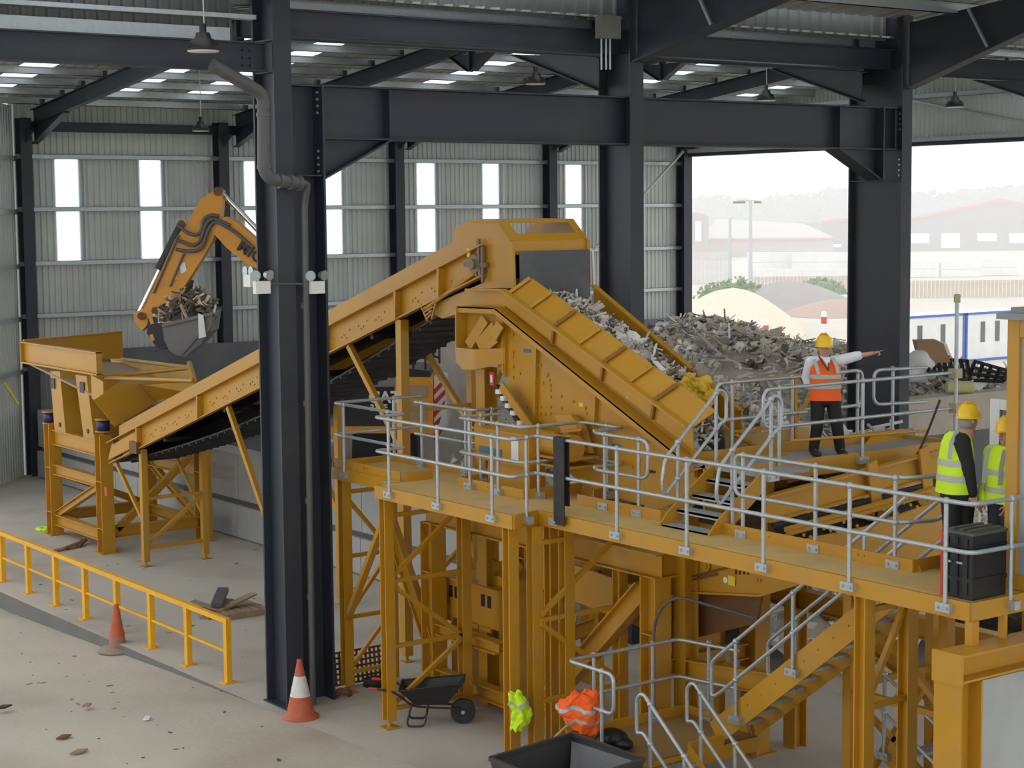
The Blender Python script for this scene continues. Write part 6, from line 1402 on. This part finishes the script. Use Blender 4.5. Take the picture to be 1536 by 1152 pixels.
for d_ in (-1.5, .9):
    m = MB(); n = 40; L, R_ = 1.55, .48; ring = []; c = E(577, 688, d_); c.z = .52
    for j in range(n):
        s_ = j/n*(4*L+2*math.pi*R_)
        if s_ < 2*L: p = (-L+s_, R_)
        elif s_ < 2*L+math.pi*R_: a = (s_-2*L)/R_; p = (L+R_*math.sin(a), R_*math.cos(a))
        elif s_ < 4*L+math.pi*R_: p = (L-(s_-2*L-math.pi*R_), -R_)
        else: a = (s_-4*L-math.pi*R_)/R_; p = (-L-R_*math.sin(a), -R_*math.cos(a))
        ring.append(c+rt0*p[0]+UP*p[1])
    for j in range(n):
        a, b = ring[j], ring[(j+1) % n]; m.prism([a, b, b+fw*.6, a+fw*.6], (0, 0, .03)); mid_ = (a+b)/2; m.bar(mid_, mid_+fw*.6, .06, .1)
    m.prism([c-rt0*L-UP*.25, c+rt0*L-UP*.25, c+rt0*L+UP*.25, c-rt0*L+UP*.25], fw*.5); m.build('track', RUB, t)
m = MB(); c = E(577, 660, -.8); c.z = 1.0; m.prism([c-rt0*.9-UP*.3, c+rt0*.9-UP*.3, c+rt0*.8+UP*1.7, c-rt0*.8+UP*1.7], fw*1.6); m.build('turntable', BLKP, t)
# load in the bucket
def bl(x, y): return 0
m = MB(); r = random.Random(5)
bx = lambda: None
for k in range(700):
    u = r.uniform(0, 1); v = r.uniform(-.62, .62); top_ = 6+44*math.sin(math.pi*min(1, max(0, .06+.9*u)))**.7
    f = r.uniform(.1, 1)**.6; x = 241+76*u; y = (490-18*u)-top_*f*(1-.25*(v/.62)**2)
    c = E(x, y, v); s_ = r.choice((.08, .1, .14, .2)); d = V((r.gauss(0, 1), r.gauss(0, 1), r.gauss(0, .9))).normalized(); e = d.cross(V((r.gauss(0, 1), r.gauss(0, 1), 1))).normalized(); mi = r.choice((2, 2, 4, 4, 2, 7, 0, 1))
    if r.random() < .5: m.bar(c-d*s_*1.3, c+d*s_*1.3, s_*.35, s_*.18, e, mi)
    else: m.prism([c-d*s_-e*s_*.4, c+e*s_*.2, c+d*s_+e*s_*.3, c+e*s_], d.cross(e)*.02, mi)
m.sphere(E(280, 482, 0), .62, 12, 8, (1.05, .9, .62), 2)
props(m.build('bucket_load', WM), 'brown broken wood and rubble heaped in the excavator bucket', 'waste', kind='stuff')
m = MB(); a = E(297, 470, -.75)
m.prism([a, E(305, 473, -.76), E(309, 505, -.76), E(298, 508, -.76)], fw*.02); one('plastic_sheet', m, WHT, 'white plastic sheet hanging out of the excavator bucket', 'sheet')
# ================================================================== OUTSIDE
g = MB(); g.box(48.3, -300, -.2, 1200, 1300, -.02); struct('trim_4', g, mat('yard_ground', (.62, .56, .48), .9, dirt=(.5, .45, .4), damt=.4, dscale=.1))
def heap(px, D, w, h, mt, name, label, cat, seed):
    c = PD(px, 400, D); c.z = 0; m = MB(); n = 28; k = 8; vs = []; r = random.Random(seed)
    for i in range(k+1):
        f = i/k; rr = w*(1-f)**.8 if i < k else 0.02; z = h*(1-(1-f)**1.35)
        for j in range(n): a = 2*math.pi*j/n; q = 1+.08*math.sin(3*a+seed)+r.uniform(-.03, .03); vs.append(c+V((rr*q*math.cos(a), rr*q*math.sin(a), z)))
    m.add(vs, [(i*n+j, i*n+(j+1) % n, (i+1)*n+(j+1) % n, (i+1)*n+j) for i in range(k) for j in range(n)], True)
    return one(name, m, mt, label, cat)
SAND = mat('sand', (.74, .64, .51), .95, var=.1)
heap(1100, 118, 5.2, 3.1, SAND, 'sand_heap', 'large pale sand heap in the yard beyond the doorway', 'heap', 1)
heap(1045, 122, 4.5, 2.2, SAND, 'sand_heap', 'lower sand heap beside the doorway edge in the yard', 'heap', 2)
heap(1183, 150, 5.8, 2.3, mat('gravel', (.34, .31, .30), .95), 'gravel_heap', 'grey gravel heap behind the sand heap in the yard', 'heap', 3)
heap(1262, 140, 5, 1.2, mat('brown_soil', (.45, .33, .26), .95), 'soil_heap', 'low brown soil heap left of the charcoal column in the yard', 'heap', 4)
for px, top, D, lab in ((1058, 478, 112, 'red and white bollard in the yard nearest the doorway edge'), (1149, 480, 112, 'red and white bollard in the yard in front of the sand heap'), (1236, 467, 108, 'red and white bollard in the yard just above the pointing man')):
    c = PD(px, top, D); h = c.z; t = thing('bollard', lab, 'bollard', V((c.x, c.y, 0)), 'red and white bollards')
    m = MB(); m.lathe((c.x, c.y, 0), [(.17, 0), (.17, h-.1), (.1, h), (0, h)], 14); m.build('post', WHT, t)
    for k in range(3):
        z = h-.75-k*.95
        if z > .1: m = MB(); m.lathe((c.x, c.y, z), [(.176, 0), (.176, .42)], 14); m.build('red_band', RED, t)
# site cabins in a row
a = PZ(1350, 476, 2.6)
for i in range(4):
    x0 = a.x+i*6.2-1; y0 = a.y
    t = thing('site_cabin', ('white site cabin with blue edges, partly behind the charcoal column', 'white site cabin with blue edges behind the cardboard box', 'white site cabin with blue edges behind the black crates', 'white site cabin with blue edges beside the control cabin')[i], 'site cabin', (x0+3, y0+1.3, 0), 'white and blue site cabins')
    m = MB(); m.box(x0+.05, y0+.05, 0, x0+6.0, y0+2.5, 2.58); m.build('body', WHT, t)
    m = MB()
    for x in (x0, x0+5.95): m.box(x, y0, 0, x+.12, y0+.12, 2.6)
    for z in (0, 2.5): m.box(x0, y0, z, x0+6.05, y0+.1, z+.12)
    m.build('blue_frame', mat('cabin_blue', (.04, .14, .50), .5) if 'cabin_blue' not in MATS else MATS['cabin_blue'], t)
    for k in (1.2, 2.4, 4.2):
        m = MB(); m.box(x0+k, y0+.02, 1.0, x0+k+.35, y0+.04, 2.1); m.build('window', MATS['door_glass'], t)
# white wrapped stacks
for i, (px, py, D, w) in enumerate(((1140, 378, 205, 2.6), (1172, 378, 207, 2.8), (1206, 378, 206, 2.8), (1240, 378, 206, 2.8), (1272, 378, 208, 2.8), (1150, 403, 190, 2.4), (1184, 403, 190, 2.4), (1222, 403, 191, 2.6), (1258, 403, 192, 2.6), (1060, 388, 205, 4.0), (1385, 390, 215, 3.5), (1440, 392, 215, 4.5), (1500, 388, 218, 4.5))):
    c = PD(px, py, D); m = MB()
    r_ = rt0*w/2; f_ = fw*1.2; k = max(1, round(c.z/1.1))
    for j in range(k):
        z0, z1 = c.z*j/k+.04, c.z*(j+1)/k; p = V((c.x, c.y, z0)); m.prism([p-r_, p+r_, p+r_+f_, p-r_+f_], UP*(z1-z0-.05))
    one('wrapped_stack', m, WHT, 'white wrapped pallet stack in the far yard', 'pallet stack', 'white pallet stacks in the yard')
def fence(px0, px1, D, z1, label, mt):
    t = thing('board_fence', label, 'fence', PD(px0, 430, D)); a, b = PD(px0, 430, D), PD(px1, 430, D); n = 30; m = MB()
    for i in range(n):
        p = a.lerp(b, i/n); q = a.lerp(b, (i+.8)/n); m.prism([V((p.x, p.y, 0)), V((q.x, q.y, 0)), V((q.x, q.y, z1)), V((p.x, p.y, z1))], fw*.04)
    m.build('boards', mt, t); m = MB(); m.bar(V((a.x, a.y, z1*.8))-fw*.03, V((b.x, b.y, z1*.8))-fw*.03, .1, .06); m.build('rail', mt, t)
FW = mat('fence_wood', (.55, .46, .36), .9)
fence(1125, 1290, 182, 1.5, 'low pale board fence in the yard left of the charcoal column', FW); fence(1362, 1540, 165, 1.6, 'pale board fence in the yard above the site cabins', FW); fence(1030, 1092, 200, 3.6, 'tall pale hoarding in the yard at the doorway edge', mat('hoarding', (.6, .57, .55), .8))
def bush(px, D, w, h, label):
    c = PD(px, 400, D); c.z = 0; m = MB(); r = random.Random(int(px)); 
    for k in range(420):
        a, b = r.uniform(0, 6.28), math.acos(r.uniform(-.2, 1)); p = c+V((w*math.sin(b)*math.cos(a), w*math.sin(b)*math.sin(a), h*max(0, math.cos(b))))*r.uniform(.75, 1.05); s_ = w*.11
        d = V((r.gauss(0, 1), r.gauss(0, 1), r.gauss(0, 1))).normalized()*s_; e = d.cross(V((r.gauss(0, 1), r.gauss(0, 1), 1))).normalized()*s_*.6; m.add([p-d, p+e, p+d, p-e], [(0, 1, 2, 3)])
    m.sphere(c, 1, 12, 7, (w*.85, w*.85, h*.85)); t = thing('shrub', label, 'shrub', c, 'shrubs in the yard'); m.build('foliage', mat('shrub_green', (.13, .24, .06), .8) if 'shrub_green' not in MATS else MATS['shrub_green'], t)
bush(1078, 150, 2.2, 2.2, 'green shrub behind the sand heap near the doorway edge'); bush(1105, 152, 2.2, 2.5, 'green shrub behind the top of the sand heap'); bush(1130, 150, 1.9, 2.1, 'green shrub between sand heap and gravel heap'); bush(1230, 175, 2.6, 1.5, 'low green shrub right of the gravel heap')
# lamp posts
def pole(px, top, D, label, arm):
    c = PD(px, top, D); b = V((c.x, c.y, 0)); t = thing('lamp_post', label, 'lamp post', b); m = MB(); m.tube([b, c], [.22, .14], 10); m.build('pole', GALV, t)
    if arm:
        m = MB(); m.bar(c-rt0*1.4, c+rt0*.8, .12, .12); m.build('arm', GALV, t)
        for k in (-1.4, -.9, .7): m = MB(); q = c+rt0*k-UP*.12; m.box(q.x-.25, q.y-.25, q.z-.15, q.x+.25, q.y+.25, q.z+.05); m.build('floodlight', BLK, t)
pole(1126, 301, 178, 'tall lamp post with floodlights on a cross arm in the yard', True); pole(1095, 327, 178, 'plain dark pole left of the lamp post in the yard', False)
# buildings far behind
def shed(pts, D, depth, mt, name, label, trim=None, doors=()):
    t = thing(name, label, 'building', V((PD(pts[0][0], 400, D).x, PD(pts[0][0], 400, D).y, 0)))
    up_ = [PD(x, y, D) for x, y in pts]; m = MB(); m.prism([V((up_[0].x, up_[0].y, 0))]+up_+[V((up_[-1].x, up_[-1].y, 0))], fw*depth); m.build('walls', mt, t)
    if trim:
        for a, b in zip(up_[:-1], up_[1:]): m = MB(); m.bar(a-fw*.2, b-fw*.2, .5, .5, TOW); m.build('roof_edge', trim, t)
    for x0, y0, x1, y1 in doors: m = MB(); m.prism([PD(x0, y0, D-.2), PD(x1, y0, D-.2), PD(x1, y1, D-.2), PD(x0, y1, D-.2)], fw*.1); m.build('door', WHT, t)
    return t
GB = mat('shed_grey', (.22, .20, .23), .7); TRIM = mat('trim_red', (.65, .06, .05), .6)
shed([(1340, 334), (1500, 300), (1590, 316)], 350, 40, GB, 'warehouse', 'big grey warehouse with a red roof edge right of the charcoal column', TRIM, ((1366, 350, 1394, 365), (1412, 350, 1440, 372), (1466, 350, 1495, 362), (1514, 350, 1545, 365)))
shed([(1233, 334), (1300, 325)], 345, 30, GB, 'warehouse', 'grey warehouse with a red roof edge left of the charcoal column', TRIM, ((1240, 366, 1262, 371),))
shed([(1020, 316), (1052, 320), (1063, 325)], 300, 20, mat('brown_building', (.34, .25, .20), .8), 'brick_building', 'brown building with tall window at the doorway edge', None, ((1043, 332, 1052, 362),))
t = shed([(1050, 360), (1250, 357)], 318, 20, mat('pale_wall', (.40, .37, .36), .8), 'long_building', 'long low building with a pale sloping roof behind the lamp post', TRIM)
m = MB(); m.prism([PD(1052, 359, 317.5), PD(1250, 357, 317.5), PD(1205, 337, 330), PD(1075, 330, 330)], UP*.2); m.build('roof', mat('pale_roof', (.50, .47, .44), .8), t)
# trees on the skyline
TG = mat('tree_green', (.05, .11, .06), .85, var=.3)
r = random.Random(31)
for i, (px, top, D, w) in enumerate([(1045, 300, 520, 9), (1072, 294, 530, 9), (1100, 298, 510, 8), (1150, 302, 520, 8), (1178, 293, 530, 10), (1205, 291, 520, 9), (1235, 296, 530, 9), (1268, 282, 510, 11), (1380, 287, 500, 10), (1412, 292, 510, 9), (1440, 290, 515, 9), (1470, 283, 505, 10), (1505, 281, 510, 10), (1535, 278, 505, 10), (1125, 305, 500, 7), (1350, 290, 505, 9)]):
    c = PD(px, top, D); h = c.z; b = V((c.x, c.y, 0)); t = thing('tree', 'hazy tree on the skyline beyond the yard', 'tree', b, 'hazy trees on the skyline')
    m = MB(); m.tube([b, b+UP*h*.5], [.5, .3], 8); m.build('trunk', WOOD, t); m = MB()
    for k in range(16):
        a = r.uniform(0, 6.28); q = b+V((w*.6*math.cos(a)*r.random(), w*.6*math.sin(a)*r.random(), h*r.uniform(.3, .78))); m.sphere(q, w*r.uniform(.28, .42), 9, 6)
    m.sphere(b+UP*(h-w*.35), w*.35, 10, 7)
    for k in range(700):
        a = r.uniform(0, 6.28); z = r.uniform(.18, 1); rr = w*.95*math.sqrt(max(0.02, 1-((z-.5)/.55)**2)); q = b+V((rr*math.cos(a), rr*math.sin(a), h*z)); s_ = r.uniform(.3, .8)
        d = V((r.gauss(0, 1), r.gauss(0, 1), r.gauss(0, 1))).normalized()*s_; e = d.cross(V((r.gauss(0, 1), 1, r.gauss(0, 1)))).normalized()*s_; m.add([q-d, q+e, q+d, q-e], [(0, 1, 2, 3)])
    m.build('crown', TG, t)
# haze over the yard
hz = MB(); hz.box(62, -250, -.01, 900, 900, 70); ho = hz.build('haze', mat('haze_tmp', (1, 1, 1)))
hm = bpy.data.materials.new('yard_haze'); hm.use_nodes = True; N = hm.node_tree.nodes; N.remove(N['Principled BSDF'])
vsn = N.new('ShaderNodeVolumeScatter'); vsn.inputs['Density'].default_value = .0035; vsn.inputs['Color'].default_value = (.98, .98, .98, 1); vsn.inputs['Anisotropy'].default_value = .0
hm.node_tree.links.new(vsn.outputs[0], N['Material Output'].inputs['Volume']); ho.data.materials[0] = hm; hm.cycles.homogeneous_volume = True if hasattr(hm.cycles, 'homogeneous_volume') else True
props(ho, 'pale haze hanging over the yard outside the doorway', 'haze', kind='stuff')
# ================================================================== LIGHT
w = bpy.data.worlds.new('world'); SC.world = w; w.use_nodes = True
nt = w.node_tree; bg = nt.nodes['Background']; bg.inputs['Color'].default_value = (.93, .97, 1.0, 1); bg.inputs['Strength'].default_value = 3.4
vs = SC.view_settings; vs.view_transform = 'Standard'; vs.look = 'None'; vs.gamma = 1; vs.exposure = -1.05; vs.use_curve_mapping = False
SC.cycles.max_bounces = 8; SC.cycles.transparent_max_bounces = 12
SC.cycles.volume_bounces = 6
